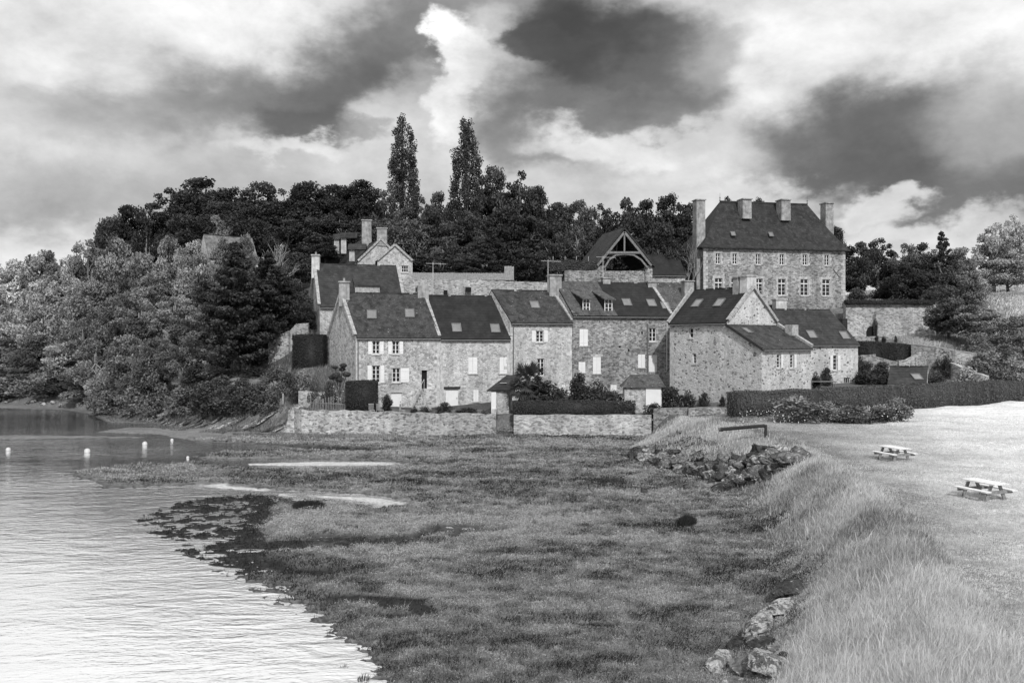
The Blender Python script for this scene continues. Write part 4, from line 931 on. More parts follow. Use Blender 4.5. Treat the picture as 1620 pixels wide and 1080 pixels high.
# tv antenna
def antenna(px, y0, y1, d, label):
    x, y, z = at(px, d, y1); h = zat(y0, d)-z; root = empty('antenna', (x, y, z), label, 'antenna'); o = (x, y, z)
    MB().tube([(x, y, z), (x, y, z+h)], .03, 5).build('mast', M['paleMetal'], root, o)
    m_ = MB().tube([(x-.7, y, z+h-.1), (x+1.3, y, z+h-.18)], .02, 4)
    for i in range(9): m_.tube([(x-.6+.22*i, y-.35, z+h-.1-.01*i), (x-.6+.22*i, y+.35, z+h-.1-.01*i)], .012, 4)
    m_.build('aerial', M['paleMetal'], root, o)
antenna(685, 415, 470, 84.3, 'thin television aerial standing above the plain dark roof'); antenna(867, 411, 462, 85.2, 'television aerial at the broad chimney of the tallest row house'); antenna(954, 405, 455, 87.6, 'television aerial in front of the left barn pier')
for i, px in enumerate((875, 894, 912, 931)):
    x, y, z = at(px, 102, 426); tag(MB().tube([(x, y, z), (x, y, z+1.55)], .05, 5).build('ivy_wall_post', M['plank'], None, (x, y, z)), ('leftmost', 'second', 'third', 'rightmost')[i]+' of the four pale posts standing in the ivy left of the barn', 'post', 'posts in the ivy wall')

# ------------------------------------------------------------------ small lean-to huts in the gardens
def hut1():
    A, B = at(777, 74.8), at(805, 75.6); z0 = 1.5; org = (A[0], A[1], z0); root = empty('garden_hut', org, 'small stone hut with slanting dark roof beside the palm', 'hut')
    C, D_ = (B[0]+.3, B[1]+2.2), (A[0]+.3, A[1]+2.2); ze = zat(618, 75); zr = zat(603, 76)
    w = MB().hexa([(*A, 1.3), (*B, 1.3), (*C, 1.3), (*D_, 1.3)], [(*A, ze), (*B, ze+.1), (*C, ze+.1), (*D_, ze)]); w.build('wall', M['stone_warm'], root, org)
    MB().box((A[0]+.22, A[1]-.03, (ze+z0)/2-.05), (.42, .05, ze-z0-.1), R(6)).build('door', M['white'], root, org)
    p = [(A[0]-.35, A[1]-.3, ze-.05), (B[0]+.15, B[1]-.3, ze+.0), (B[0]+1.2, B[1]+2.3, zr+.35), (B[0]-.2, B[1]+2.3, zr+.35)]
    rf = MB(); rf.hexa([Vector(q)+Vector((0, 0, .02)) for q in p], [Vector(q)+Vector((0, 0, .14)) for q in p]); rf.build('roof', M['slate_mid'], root, org)
    q = Vector(p[0]).lerp(Vector(p[2]), .45); MB().box((q.x, q.y, q.z+.16), (.6, .35, .03)).build('skylight', M['paleMetal'], root, org)
hut1()
def hut2():
    A, B = at(988, 73.6), at(1047, 74.2); z0 = 1.6; org = (A[0], A[1], z0); root = empty('garden_shed', org, 'stone shed with hipped mossy roof and broad white door, among garden flowers', 'shed')
    C, D_ = (B[0]+.2, B[1]+2.6), (A[0]+.2, A[1]+2.6); ze = zat(612, 74); zr = zat(592, 75.5)
    MB().hexa([(*A, 0), (*B, 0), (*C, 0), (*D_, 0)], [(*A, ze), (*B, ze), (*C, ze), (*D_, ze)]).build('wall', M['stone_grey'], root, org)
    x0, x1 = at(1021, 74)[0], at(1046, 74)[0]; MB().box(((x0+x1)/2, A[1]+.43-.03, (ze+z0)/2), (x1-x0, .06, ze-z0-.02), math.atan2(B[1]-A[1], B[0]-A[0])).build('door', M['white'], root, org)
    e = [(A[0]-.3, A[1]-.3, ze), (B[0]+.3, B[1]-.3, ze), (C[0]+.3, C[1]+.2, ze), (D_[0]-.3, D_[1]+.2, ze)]; t = [(A[0]+.75, A[1]+1.3, zr), (B[0]-.1, B[1]+1.3, zr), (B[0]-.1, B[1]+1.5, zr), (A[0]+.75, A[1]+1.5, zr)]
    MB().hexa(e, t).build('roof', M['slate_old'], root, org)
hut2()

# ------------------------------------------------------------------ foliage
def leaves(pts, size, nrm=None, seed=0, aspect=1.0, tone=None):
    """rhombic leaf faces at pts"""
    rg = np.random.default_rng(seed); n = len(pts)
    d = rg.normal(size=(n, 3)); d /= np.linalg.norm(d, axis=1)[:, None]
    if nrm is not None: d = d*.75+nrm; d /= np.linalg.norm(d, axis=1)[:, None]+1e-9
    r_ = rg.normal(size=(n, 3)); u = np.cross(d, r_); u /= np.linalg.norm(u, axis=1)[:, None]+1e-9; v = np.cross(d, u)
    s = (size*rg.uniform(.6, 1.35, n))[:, None]
    V = np.stack([pts+u*s, pts+v*s*.62*aspect, pts-u*s, pts-v*s*.62*aspect], 1).reshape(-1, 3)
    Fc = np.arange(n*4).reshape(n, 4); tn = rg.uniform(.2, .8, n) if tone is None else np.clip(tone+rg.uniform(-.25, .25, n), 0, 1)
    return V, Fc, np.repeat(tn, 4)
def clumps(centers, radii, per, size, seed, flat=.85, shell=.5, tones=None):
    rg = np.random.default_rng(seed); P_ = []; N_ = []; T_ = []
    for i, (c, r_) in enumerate(zip(centers, radii)):
        n = int(per*(r_/np.mean(radii))**2); d = rg.normal(size=(n, 3)); d /= np.linalg.norm(d, axis=1)[:, None]
        k = shell+(1-shell)*rg.uniform(0, 1, n)**.5; w = 1+.25*np.sin(d[:, 0]*5+i)*np.cos(d[:, 2]*4+i*2)
        p = c+d*(k*w*r_)[:, None]*np.array([1, 1, flat]); P_.append(p); N_.append(d)
        T_.append(np.full(n, (tones[i] if tones is not None else rg.uniform(.1, .9))))
    P_ = np.concatenate(P_); return leaves(P_, size, np.concatenate(N_)*.7, seed+1, tone=np.concatenate(T_))
def crown_mesh(name, centers, radii, per, size, seed, mat, **kw):
    V, Fc, tn = clumps(centers, radii, per, size, seed, **kw); return np_mesh(name, V, Fc, mat, dict(tone=tn))
def limb_mesh(base, targets, r0, seed, mat, top=None):
    rs = random.Random(seed); mb = MB(); top = top or (0, 0, 5)
    n = 6; tr = [(base[0]+(top[0]-base[0])*i/n+rs.uniform(-.12, .12)*(i > 0), base[1]+(top[1]-base[1])*i/n+rs.uniform(-.12, .12)*(i > 0), base[2]+(top[2]-base[2])*i/n) for i in range(n+1)]
    mb.tube(tr, [r0*(1-.75*i/n) for i in range(n+1)], 7)
    for t in targets:
        k = rs.randint(2, n-1); s = Vector(tr[k]); e = Vector(t); m_ = s.lerp(e, .5)+Vector((rs.uniform(-.3, .3), rs.uniform(-.3, .3), rs.uniform(0, .4)))
        mb.tube([s, m_, e], [r0*.35, r0*.2, r0*.06], 5)
    me = bpy.data.meshes.new('trunk'); me.from_pydata([tuple(v) for v in mb.v], [], mb.f); me.materials.append(mat); return me
def gen_broad(seed, mat_leaf, nom=10.0, wid=4.2, open_=False):
    rg = np.random.default_rng(seed); n = 34 if open_ else 58; C = []; Rr = []
    for i in range(n):
        ph = rg.uniform(0, 2*math.pi); v = rg.uniform(-.75, 1); rr = math.sqrt(max(.06, 1-v*v))*rg.uniform(.55, 1.0)
        zc = nom*(.57)+v*nom*.40*(1 if v > 0 else .9); C.append((math.cos(ph)*rr*wid*.80, math.sin(ph)*rr*wid*.80, zc)); Rr.append(rg.uniform(.6, 1.35)*(1.1-.25*max(v, 0)))
    for i in range(3 if open_ else 14): ph = rg.uniform(0, 6.28); C.append((math.cos(ph)*wid*.3, math.sin(ph)*wid*.3, nom*rg.uniform(.35, .75))); Rr.append(1.6)
    C = np.array(C); Rr = np.array(Rr)
    if open_: Rr = Rr*.85
    return crown_mesh('crown', C, Rr, 190 if open_ else 210, .17, seed, mat_leaf, shell=.45, flat=.72), limb_mesh((0, 0, -1.5), [tuple(c) for c in C[:30 if open_ else 16]], .42 if open_ else .3, seed, M['bark_pale'] if open_ else M['bark'], (0, 0, nom*.8))
def gen_poplar(seed, mat_leaf, nom=22.0):
    rg = np.random.default_rng(seed); C = []; Rr = []
    pf = ([.1, .3, .5, .62, .78, .86, .95, 1.0], [2.4, 2.6, 2.5, 2.35, 1.95, 1.75, 1.45, .5]) if seed % 2 else ([.1, .3, .5, .62, .74, .84, .93, 1.0], [2.3, 2.5, 2.5, 2.3, 2.1, 1.5, 1.0, .3])
    cols = [(rg.uniform(0, 6.28), rg.uniform(0, 1)**.5, rg.uniform(.15, .5), rg.uniform(.72, 1.0)) for _ in range(17)]+[(0, 0, .1, 1.0), (3.1, .75, .3, .985), (.4, .8, .3, .8)]
    for (a_, k, f0, f1) in cols:
        f = f0
        while f < f1:
            w = np.interp(f/f1*.999 if f1 > .9 else f, *pf); r_ = rg.uniform(.42, .85)*(1.15-.4*f)
            if rg.uniform() > .22:
                C.append((math.cos(a_)*k*(w*1.08-r_*.4)+rg.normal()*.25, math.sin(a_)*k*(w*1.08-r_*.4)+rg.normal()*.25, nom*f)); Rr.append(r_)
            f += rg.uniform(.6, 1.2)*r_*1.9/nom
    return crown_mesh('crown', np.array(C), np.array(Rr), 90, .13, seed, mat_leaf, shell=.25, flat=1.3), limb_mesh((0, 0, -1.5), [(math.cos(q*1.3)*1.3, math.sin(q*1.3)*1.3, 12+q) for q in range(6)], .4, seed, M['bark'], (0, 0, nom*.93))
def gen_conifer(seed, mat_leaf, nom=12.0, wid=4.5, layered=True):
    rg = np.random.default_rng(seed); C = []; Rr = []; T = []
    lv = 15
    for j in range(lv):
        f = j/(lv-1); z = nom*(.07+.9*f); r_ = wid*(1-f)**.75*rg.uniform(.8, 1.1)+.25; k = max(3, int(12*(1-f)+3))
        for i in range(k):
            a_ = i/k*6.28+rg.uniform(-.3, .3)+j; rr = r_*rg.uniform(.55, 1.0)
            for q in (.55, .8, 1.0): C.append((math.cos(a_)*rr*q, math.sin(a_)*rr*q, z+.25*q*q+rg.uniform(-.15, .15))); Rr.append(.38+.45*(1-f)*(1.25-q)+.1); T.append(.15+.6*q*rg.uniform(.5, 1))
    C = np.array(C); return crown_mesh('crown', C, np.array(Rr), 70, .15, seed, mat_leaf, shell=.2, flat=.45, tones=T), limb_mesh((0, 0, -1.5), [], .35, seed, M['bark'], (0, 0, nom*.95))
def gen_cypress(seed, mat_leaf, nom=12.0, wid=4.6):
    rg = np.random.default_rng(seed); C = []; Rr = []; T = []
    leaders = [(0, 0, 1.0), (1.5, .4, .93), (-1.3, -.6, .86), (2.6, -.5, .74), (-2.6, .3, .68), (.4, -2.2, .72), (-.3, 2.2, .7)]
    for (lx, ly, lh) in leaders:
        for j in range(26):
            f = rg.uniform(.08, 1)**.8; z = nom*lh*f; r_ = (wid*.62*(1-f)**.6+.15)*rg.uniform(.6, 1.1); a_ = rg.uniform(0, 6.28)
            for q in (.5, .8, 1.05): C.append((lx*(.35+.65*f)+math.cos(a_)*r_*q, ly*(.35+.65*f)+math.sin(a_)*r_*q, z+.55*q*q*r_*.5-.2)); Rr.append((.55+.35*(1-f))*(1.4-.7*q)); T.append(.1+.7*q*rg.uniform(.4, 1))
    return crown_mesh('crown', np.array(C), np.array(Rr), 60, .13, seed, mat_leaf, shell=.2, flat=.42, tones=T), limb_mesh((0, 0, -1.5), [], .45, seed, M['bark'], (0, 0, nom*.9))
def gen_shrub(seed, mat_leaf, nom=2.0, wid=1.2):
    rg = np.random.default_rng(seed); C = []; Rr = []
    for i in range(24):
        ph = rg.uniform(0, 6.28); v = rg.uniform(0, 1); rr = math.sqrt(1-v*v)*rg.uniform(.4, .95); C.append((math.cos(ph)*rr*wid*.7, math.sin(ph)*rr*wid*.7, nom*(.12+.68*v))); Rr.append(rg.uniform(.28, .5))
    return crown_mesh('foliage', np.array(C), np.array(Rr), 110, .07, seed, mat_leaf, shell=.35), None
def gen_bare(seed, nom=10.0):
    rs = random.Random(seed); mb = MB()
    def br(p, d, l, r_, dep):
        q = p+d*l; m_ = p.lerp(q, .5)+Vector((rs.uniform(-.1, .1), rs.uniform(-.1, .1), 0))*l*.5
        mb.tube([p, m_, q], [r_, r_*.8, r_*.6], 5 if dep < 3 else 4)
        if dep >= 5: return
        for _ in range(3 if dep < 4 else 2):
            nd = (d+Vector((rs.uniform(-.8, .8), rs.uniform(-.8, .8), rs.uniform(-.25, .5)))).normalized(); br(p.lerp(q, rs.uniform(.55, 1)), nd, l*rs.uniform(.6, .82), r_*.6, dep+1)
    br(Vector((0, 0, -1)), Vector((0, 0, 1)), nom*.33, .26, 0)
    me = bpy.data.meshes.new('branches'); me.from_pydata([tuple(v) for v in mb.v], [], mb.f); me.materials.append(M['bark_pale']); return me
VAR = {}
for tone in ('dark', 'deep', 'mid', 'light', 'pale', 'white'):
    VAR['broad', tone] = []
base_broad = [gen_broad(s, M['leaf_mid'], open_=s > 104) for s in (101, 105, 102, 103, 106, 104)]
for tone in ('dark', 'deep', 'mid', 'light', 'pale', 'white'):
    for cm_, tm_ in base_broad:
        c2 = cm_.copy(); c2.materials.clear(); c2.materials.append(M['leaf_'+tone]); VAR['broad', tone].append((c2, tm_))
base_sh = [gen_shrub(s, M['leaf_mid'])[0] for s in (201, 202, 203)]
for tone in ('dark', 'deep', 'mid', 'light', 'pale', 'white'):
    VAR['shrub', tone] = []
    for b_ in base_sh:
        c2 = b_.copy(); c2.materials.clear(); c2.materials.append(M['leaf_'+tone]); VAR['shrub', tone].append((c2, None))
POP = [gen_poplar(301, M['leaf_deep']), gen_poplar(302, M['leaf_deep'])]
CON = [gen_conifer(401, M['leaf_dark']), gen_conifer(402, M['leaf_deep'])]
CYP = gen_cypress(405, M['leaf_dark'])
BARE = [gen_bare(501), gen_bare(502)]
TC = [0]
def put(name, cmesh, tmesh, x, y, z, sx, sz, label, cat, group=None, rz=None, sy=None):
    TC[0] += 1; rs = random.Random(TC[0]*13)
    if tmesh is None:
        o = bpy.data.objects.new(name, cmesh); COL.objects.link(o); o.location = (x, y, z); o.scale = (sx, sy or sx, sz); o.rotation_euler = (0, 0, rs.uniform(0, 6.28) if rz is None else rz); return tag(o, label, cat, group)
    r_ = empty(name, (x, y, z), label, cat, group); r_.scale = (sx, sy or sx, sz); r_.rotation_euler = (0, 0, rs.uniform(0, 6.28) if rz is None else rz)
    for nm, me in (('trunk', tmesh), ('crown', cmesh)):
        c = bpy.data.objects.new(nm, me); COL.objects.link(c); c.parent = r_
    return r_
def tree(px, ytop, wpx, d, tone, label, ybase=None, name='broadleaf_tree', group=None, v=None):
    x, y = at(px, d); z = gz(x, y) if ybase is None else zat(ybase, d); h = zat(ytop, d)-z; w = wpx/F*d
    vs = VAR['broad', tone]; cm_, tm_ = vs[(TC[0]*5+TC[0]//3) % 6 if v is None else v]
    return put(name, cm_, tm_, x, y, z, w/8.0, h/10.1, label, 'tree', group)
def shrub(px, ytop, wpx, d, tone, label, ybase=None, name='shrub', group=None, zb=None):
    x, y = at(px, d); z = gz(x, y) if ybase is None else zat(ybase, d); h = zat(ytop, d)-z; w = wpx/F*d
    cm_, _ = VAR['shrub', tone][TC[0] % 3]
    return put(name, cm_, None, x, y, z-.05, w/2.2, max(.2, h+.05)/2.05, label, 'shrub', group)

# skyline wood, left to right
GW = 'trees of the wood along the ridge'
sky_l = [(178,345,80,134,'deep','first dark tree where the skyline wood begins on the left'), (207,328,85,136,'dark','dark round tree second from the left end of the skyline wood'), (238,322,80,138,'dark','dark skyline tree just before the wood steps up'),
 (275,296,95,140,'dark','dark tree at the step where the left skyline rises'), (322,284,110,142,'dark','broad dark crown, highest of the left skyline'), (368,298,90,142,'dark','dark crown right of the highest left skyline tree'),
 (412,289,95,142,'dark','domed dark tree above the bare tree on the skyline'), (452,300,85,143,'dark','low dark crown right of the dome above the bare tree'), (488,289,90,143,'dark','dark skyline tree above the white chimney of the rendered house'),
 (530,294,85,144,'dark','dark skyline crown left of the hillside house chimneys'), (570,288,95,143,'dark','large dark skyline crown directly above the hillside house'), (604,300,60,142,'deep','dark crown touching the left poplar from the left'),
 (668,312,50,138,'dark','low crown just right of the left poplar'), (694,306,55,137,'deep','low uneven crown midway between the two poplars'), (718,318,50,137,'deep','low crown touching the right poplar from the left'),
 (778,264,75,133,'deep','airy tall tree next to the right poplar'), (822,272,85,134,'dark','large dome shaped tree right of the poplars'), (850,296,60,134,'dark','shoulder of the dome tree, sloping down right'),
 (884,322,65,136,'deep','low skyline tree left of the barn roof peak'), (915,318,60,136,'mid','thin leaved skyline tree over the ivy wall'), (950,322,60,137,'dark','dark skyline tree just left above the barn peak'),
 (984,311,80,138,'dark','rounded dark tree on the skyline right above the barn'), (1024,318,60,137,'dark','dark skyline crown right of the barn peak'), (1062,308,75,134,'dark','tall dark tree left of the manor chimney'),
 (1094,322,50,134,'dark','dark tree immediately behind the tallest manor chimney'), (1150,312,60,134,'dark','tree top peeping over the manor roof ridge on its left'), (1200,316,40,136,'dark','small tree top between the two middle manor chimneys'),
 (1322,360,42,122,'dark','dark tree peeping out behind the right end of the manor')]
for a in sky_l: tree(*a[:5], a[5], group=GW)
for i, (px, yt, l_) in enumerate(((637, 183, 'left one of the two tall poplars, broader with flat double top'), (737, 187, 'right one of the two tall poplars, slimmer with ragged side plumes'))):
    d = 126; x, y = at(px, d); z = gz(x, y); put('poplar_tree', POP[i][0], POP[i][1], x, y, z, 1.0, (zat(yt, d)-z)/21.9, l_, 'poplar', 'pair of tall poplars', rz=0)
mid_l = [(610,345,75,121,'deep','dim tree right behind the hillside house chimney'), (648,330,80,119,'mid','grey green tree at the foot of the left poplar'), (690,338,75,120,'deep','soft crown between the poplars, lower row'),
 (735,335,80,118,'deep','soft crown at the foot of the right poplar'), (708,375,60,112,'mid','lighter small tree behind the board fence'), (800,330,90,120,'dark','dark lower tree under the dome tree'), (760,375,60,110,'deep','thin tree behind the right part of the board fence'),
 (845,345,85,119,'dark','dark lower tree left of the ivy wall'), (880,365,70,113,'deep','bushy tree behind the ivy wall'), (915,355,75,115,'mid','mottled tree directly left of the barn roof'), (945,365,60,114,'deep','small tree touching the barn roof'), (1000,345,80,120,'dark','dark tree right behind the barn peak'),
 (1045,352,80,115,'dark','dark tree over the long low building'), (660,390,70,108,'dark','dark bushy tree right of the small gabled wing'), (820,395,80,107,'dark','dark low tree at the end of the board fence'), (580,345,80,126,'dark','dark tree behind the twin chimneys of the hillside house'),
 (500,345,100,128,'dark','dark tree between bare tree and hillside house'), (540,335,90,128,'dark','dark tree over the dormers of the hillside house'), (455,345,90,128,'dark','dark tree behind the bare tree'), (400,330,90,132,'dark','dark tree above the ruined cottage'), (350,320,90,134,'dark','dark mid slope tree below the highest left skyline crown'),
 (290,340,90,132,'dark','dark mid slope tree below the left skyline step'), (230,360,80,130,'dark','dark tree between pale slope trees and skyline'), (610,400,50,112,'dark','dark bush tree between the hillside house and its wing'), (470,400,80,108,'deep','dim tree left of the white end chimney'), (515,385,60,120,'dark','dark tree left of the dormers'),
 (700,400,120,106,'dark','dark undergrowth tree behind the left part of the board fence'), (770,402,110,105,'dark','dark undergrowth tree behind the right part of the board fence'), (1060,380,70,112,'dark','dark tree left of the tallest manor chimney, lower row')]
for a in mid_l: tree(*a[:5], a[5], group=GW)
x, y = at(775, 106); put('pine_tree', CYP[0], CYP[1], x, y, gz(x, y), .62, (zat(345, 106)-gz(x, y))/12, 'slender conifer with straight pale trunk behind the board fence', 'pine', sy=.62)
x, y = at(1085, 111); o = put('bare_tree', BARE[0], None, x, y, gz(x, y), .75, (zat(325, 111)-gz(x, y))/10, 'bare branching tree against the dark wood left of the manor', 'bare tree')
x, y = at(430, 104); put('bare_tree', BARE[1], None, x, y, gz(x, y), 1.0, (zat(338, 104)-gz(x, y))/9, 'pale leafless tree spreading above the cypress on the left hill', 'bare tree')
# left hillside
GL = 'trees on the left hillside'  # fade to white toward the left edge is put into the foliage tones
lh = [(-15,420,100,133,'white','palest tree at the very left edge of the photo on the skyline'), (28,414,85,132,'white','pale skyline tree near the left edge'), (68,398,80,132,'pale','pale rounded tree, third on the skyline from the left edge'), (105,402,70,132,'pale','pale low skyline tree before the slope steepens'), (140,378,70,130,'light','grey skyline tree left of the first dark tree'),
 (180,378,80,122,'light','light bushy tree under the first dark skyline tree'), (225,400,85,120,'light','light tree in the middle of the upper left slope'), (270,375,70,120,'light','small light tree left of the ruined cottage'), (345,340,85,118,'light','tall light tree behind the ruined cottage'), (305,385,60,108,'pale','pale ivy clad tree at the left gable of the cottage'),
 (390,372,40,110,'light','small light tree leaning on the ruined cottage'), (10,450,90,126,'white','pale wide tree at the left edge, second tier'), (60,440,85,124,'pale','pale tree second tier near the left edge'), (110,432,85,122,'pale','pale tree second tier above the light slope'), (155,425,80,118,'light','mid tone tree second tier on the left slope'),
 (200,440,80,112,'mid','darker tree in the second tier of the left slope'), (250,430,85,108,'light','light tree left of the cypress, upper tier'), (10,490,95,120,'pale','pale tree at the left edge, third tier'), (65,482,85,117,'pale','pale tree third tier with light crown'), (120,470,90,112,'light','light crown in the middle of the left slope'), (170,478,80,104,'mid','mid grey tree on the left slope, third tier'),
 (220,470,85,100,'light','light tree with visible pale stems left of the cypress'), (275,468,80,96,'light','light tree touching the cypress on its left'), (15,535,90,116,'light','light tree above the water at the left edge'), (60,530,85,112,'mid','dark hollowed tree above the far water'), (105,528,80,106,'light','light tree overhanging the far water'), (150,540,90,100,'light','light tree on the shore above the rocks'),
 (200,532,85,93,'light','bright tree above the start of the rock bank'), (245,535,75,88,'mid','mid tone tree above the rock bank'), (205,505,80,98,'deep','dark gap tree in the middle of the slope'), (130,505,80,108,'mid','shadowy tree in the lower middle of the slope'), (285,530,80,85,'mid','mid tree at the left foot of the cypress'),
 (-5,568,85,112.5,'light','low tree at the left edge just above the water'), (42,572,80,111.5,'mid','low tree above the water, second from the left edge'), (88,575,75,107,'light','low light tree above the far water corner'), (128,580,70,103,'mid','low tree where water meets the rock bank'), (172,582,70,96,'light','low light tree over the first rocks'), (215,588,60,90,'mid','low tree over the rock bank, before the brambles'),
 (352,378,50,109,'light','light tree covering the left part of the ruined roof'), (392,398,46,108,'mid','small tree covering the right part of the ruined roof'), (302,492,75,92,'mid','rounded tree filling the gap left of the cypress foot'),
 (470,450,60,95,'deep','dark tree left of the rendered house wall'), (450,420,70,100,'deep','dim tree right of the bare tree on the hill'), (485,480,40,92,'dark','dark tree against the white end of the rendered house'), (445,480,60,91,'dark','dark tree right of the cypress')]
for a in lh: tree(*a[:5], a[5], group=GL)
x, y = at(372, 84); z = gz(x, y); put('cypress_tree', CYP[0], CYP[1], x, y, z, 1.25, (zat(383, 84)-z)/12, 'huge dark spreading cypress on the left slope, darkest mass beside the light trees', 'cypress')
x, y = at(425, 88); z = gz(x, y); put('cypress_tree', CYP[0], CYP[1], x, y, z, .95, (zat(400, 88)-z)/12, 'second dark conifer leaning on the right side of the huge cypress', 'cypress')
# lower shrubs on the bank
sh_l = [(-10,592,70,109.5,'mid','lowest shrub at the left edge above the water'), (40,596,60,109,'light','lowest light shrub above the far water'), (95,604,60,104.5,'deep','dark low shrub over the far water corner'), (155,612,50,98,'light','light low shrub where the rock bank begins'),
 (20,590,90,110,'light','light shrub low over the far water at left edge'), (75,600,80,106,'mid','mid shrub low over the far water'), (130,605,70,101,'light','light shrub above the corner where the rocks begin'), (175,610,70,92,'mid','shrub hanging over the first rock slabs'), (215,605,75,88,'light','light shrub hanging over the rock bank'),
 (250,600,75,84.5,'mid','mid shrub above the middle of the rock bank'), (290,605,70,82,'mid','mid shrub above the rock bank, left of the brambles'), (325,598,70,80.5,'deep','dark bramble left of the garden slope'), (358,604,75,79,'deep','dark bramble in the middle of the garden slope'), (395,606,70,77.5,'deep','dark rounded bramble below the block hedge'), (425,612,50,76.5,'mid','bramble next to the sea wall corner'),
 (345,575,70,83,'mid','shrub under the cypress'), (400,578,60,83,'deep','shrub between cypress and garden path'), (310,570,60,84,'deep','shrub at the left foot of the cypress'), (435,572,50,81,'deep','dark shrub left of the block hedge'), (455,585,45,79,'mid','rounded shrub beneath the block hedge'), (480,582,45,79,'light','silver leaved shrub beneath the block hedge'), (500,590,30,78.5,'mid','small shrub at the corner of the leftmost row house'),
 (381,596,52,80.5,'deep','dark shrub covering the bare ground at the foot of the cypress'), (350,590,50,81.5,'mid','shrub left of the bare ground under the cypress'), (418,592,40,79.5,'mid','shrub right of the bare ground under the cypress'),
 (440,600,40,78,'light','pale shrub on the left garden terrace'), (467,605,30,77,'deep','low dark shrub on the left garden terrace')]
for a in sh_l: shrub(*a[:5], a[5])
# right side
GR = 'trees right of the manor'  # foliage tones carry a painted fade to white toward the right edge
rt = [(1358,384,55,120,'deep','dark tree next to the right corner of the manor'), (1390,376,65,122,'dark','dark tree over the small meadow right of the manor'), (1428,384,60,121,'mid','dark tree third right of the manor'), (1462,386,60,121,'mid','dark tree fourth right of the manor'), (1520,392,60,122,'light','light tree right of the small conifer'),
 (1440,415,90,114,'dark','dark broad tree at the right end of the small meadow'), (1490,415,85,114,'mid','dark broad tree above the retaining wall end'), (1400,420,45,124,'dark','dark low tree behind the small meadow'), (1350,425,45,124,'dark','dark low tree beside the manor wall'), (1530,430,70,116,'light','mid tone tree above the bright hillside'),
 (1572,352,75,130,'pale','pale tall tree on the right skyline'), (1608,338,60,134,'white','palest tall tree at the right edge skyline'), (1595,400,80,128,'pale','pale low tree under the tall right edge trees'), (1500,472,75,101,'mid','round tree at the right end of the retaining wall'), (1540,482,80,98,'light','round tree above the curved wall'),
 (1585,495,80,96,'light','light round tree right of the curved wall'), (1625,500,70,98,'light','light tree cut by the right edge'), (1545,528,50,90,'light','small light tree at the end of the curved wall'), (1590,545,60,90,'light','low mid tree above the end of the long hedge'), (1480,450,60,108,'deep','dark tree right behind the retaining wall end')]
for a in rt: tree(*a[:5], a[5], group=GR)
x, y = at(1490, 117); z = gz(x, y); put('conifer_tree', CYP[0], CYP[1], x, y, z, .6, (zat(366, 117)-z)/12, 'small pointed conifer standing out of the right skyline', 'conifer')
for a in [(1365,560,34,88.5,'deep','rounded shrub in front of the broken rubble wall'), (1395,570,34,87.5,'deep','low shrub in front of the broken rubble wall'), (1497,563,22,86,'dark','dark shrub on the curved wall'), (1370,580,50,85,'dark','dark shrub behind the long hedge, near the end house'), (1400,590,40,84,'dark','low dark shrub left of the low outbuilding'),
          (1387,528,8,101,'dark','small round clipped bush right of the arch'), (1398,529,9,101,'dark','second small round clipped bush from the arch'), (1417,530,6,101,'dark','small pointed bush farthest from the arch'), (1530,575,60,80,'pale','pale grassy shrub on the slope above the hedge'), (1500,545,50,89.5,'mid','grey bush leaning over the top of the curved wall'), (1560,548,60,87,'light','light bush on the slope right of the curved wall'), (1600,560,60,86,'light','light bush on the slope at the right edge'), (1475,582,40,84.5,'mid','bush between the low outbuilding and the curved wall'), (1540,566,50,85.5,'mid','bush in front of the end of the curved wall'),
          (1355,452,40,112,'deep','low bush below the trees beside the manor'), (1478,455,60,108,'mid','grey bush at the right end of the meadow'), (1505,462,60,106,'mid','grey bush over the end of the retaining wall'), (1425,440,60,113,'dark','dark bush at the meadow edge'), (1395,438,40,118,'dark','dark bush at the back of the small meadow'),
          (1580,572,50,82,'mid','dark low shrub above the end of the long hedge'), (1610,585,50,82,'light','light shrub above the right end of the hedge'),
          (1385,487,8,105.2,'deep','ivy tuft hanging on the retaining wall')]: shrub(*a[:5], a[5])
# garden plants along the row
for a in [(857,598,78,75.5,'dark','big dark rounded bush under the palm'), (915,584,48,76.5,'dark','dark leaning bush left of the brick-like corner'), (940,594,58,76,'dark','big round bush in the middle garden'), (885,610,46,75.2,'dark','dark bush between the palm bush and the leaning bush'), (968,614,54,74.5,'deep','low bush in the middle garden before the shed'), (975,622,36,73.8,'deep','flowery bush left of the shed'), (990,632,30,73,'mid','low flowers in front of the shed'),
          (1062,608,50,75.5,'dark','dark climbing bush against the right wall of the shed'), (1090,612,26,75.2,'deep','white flowering bush at the foot of the corner house'), (1114,619,22,74.8,'dark','round dark bush at the foot of the corner house'), (1143,625,13,73.8,'dark','small clipped ball bush at the corner of the corner house'), (1045,583,22,76.5,'dark','climber over the shed roof'),
          (703,634,32,74.5,'dark','low dark bush before the plain white door'), (740,643,50,73,'deep','low border bush on the left garden wall'), (770,646,40,73,'deep','low border bush beside the small hut'), (672,642,30,73,'deep','low bush by the foot of the stair'), (612,620,22,75,'dark','dark bush leaning on the block of clipped yew'), (655,640,14,74,'dark','small dark bush under the white lower door'),
          (520,600,30,75.5,'deep','shrub under the cloud pruned tree'), (500,606,30,76,'mid','shrub left of the cloud pruned tree'), (1290,583,18,82.5,'dark','climbing plant left of the tall white shutters'), (1308,578,22,84.3,'dark','trained climber between the white shutters'), (1035,635,45,72.3,'deep','flowery bush between shed and sea wall end'), (1075,650,60,71,'deep','flowering plants along the overgrown wall'), (1120,655,60,69.8,'deep','low flowering plants near the big hedge corner')]: shrub(*a[:5], a[5])

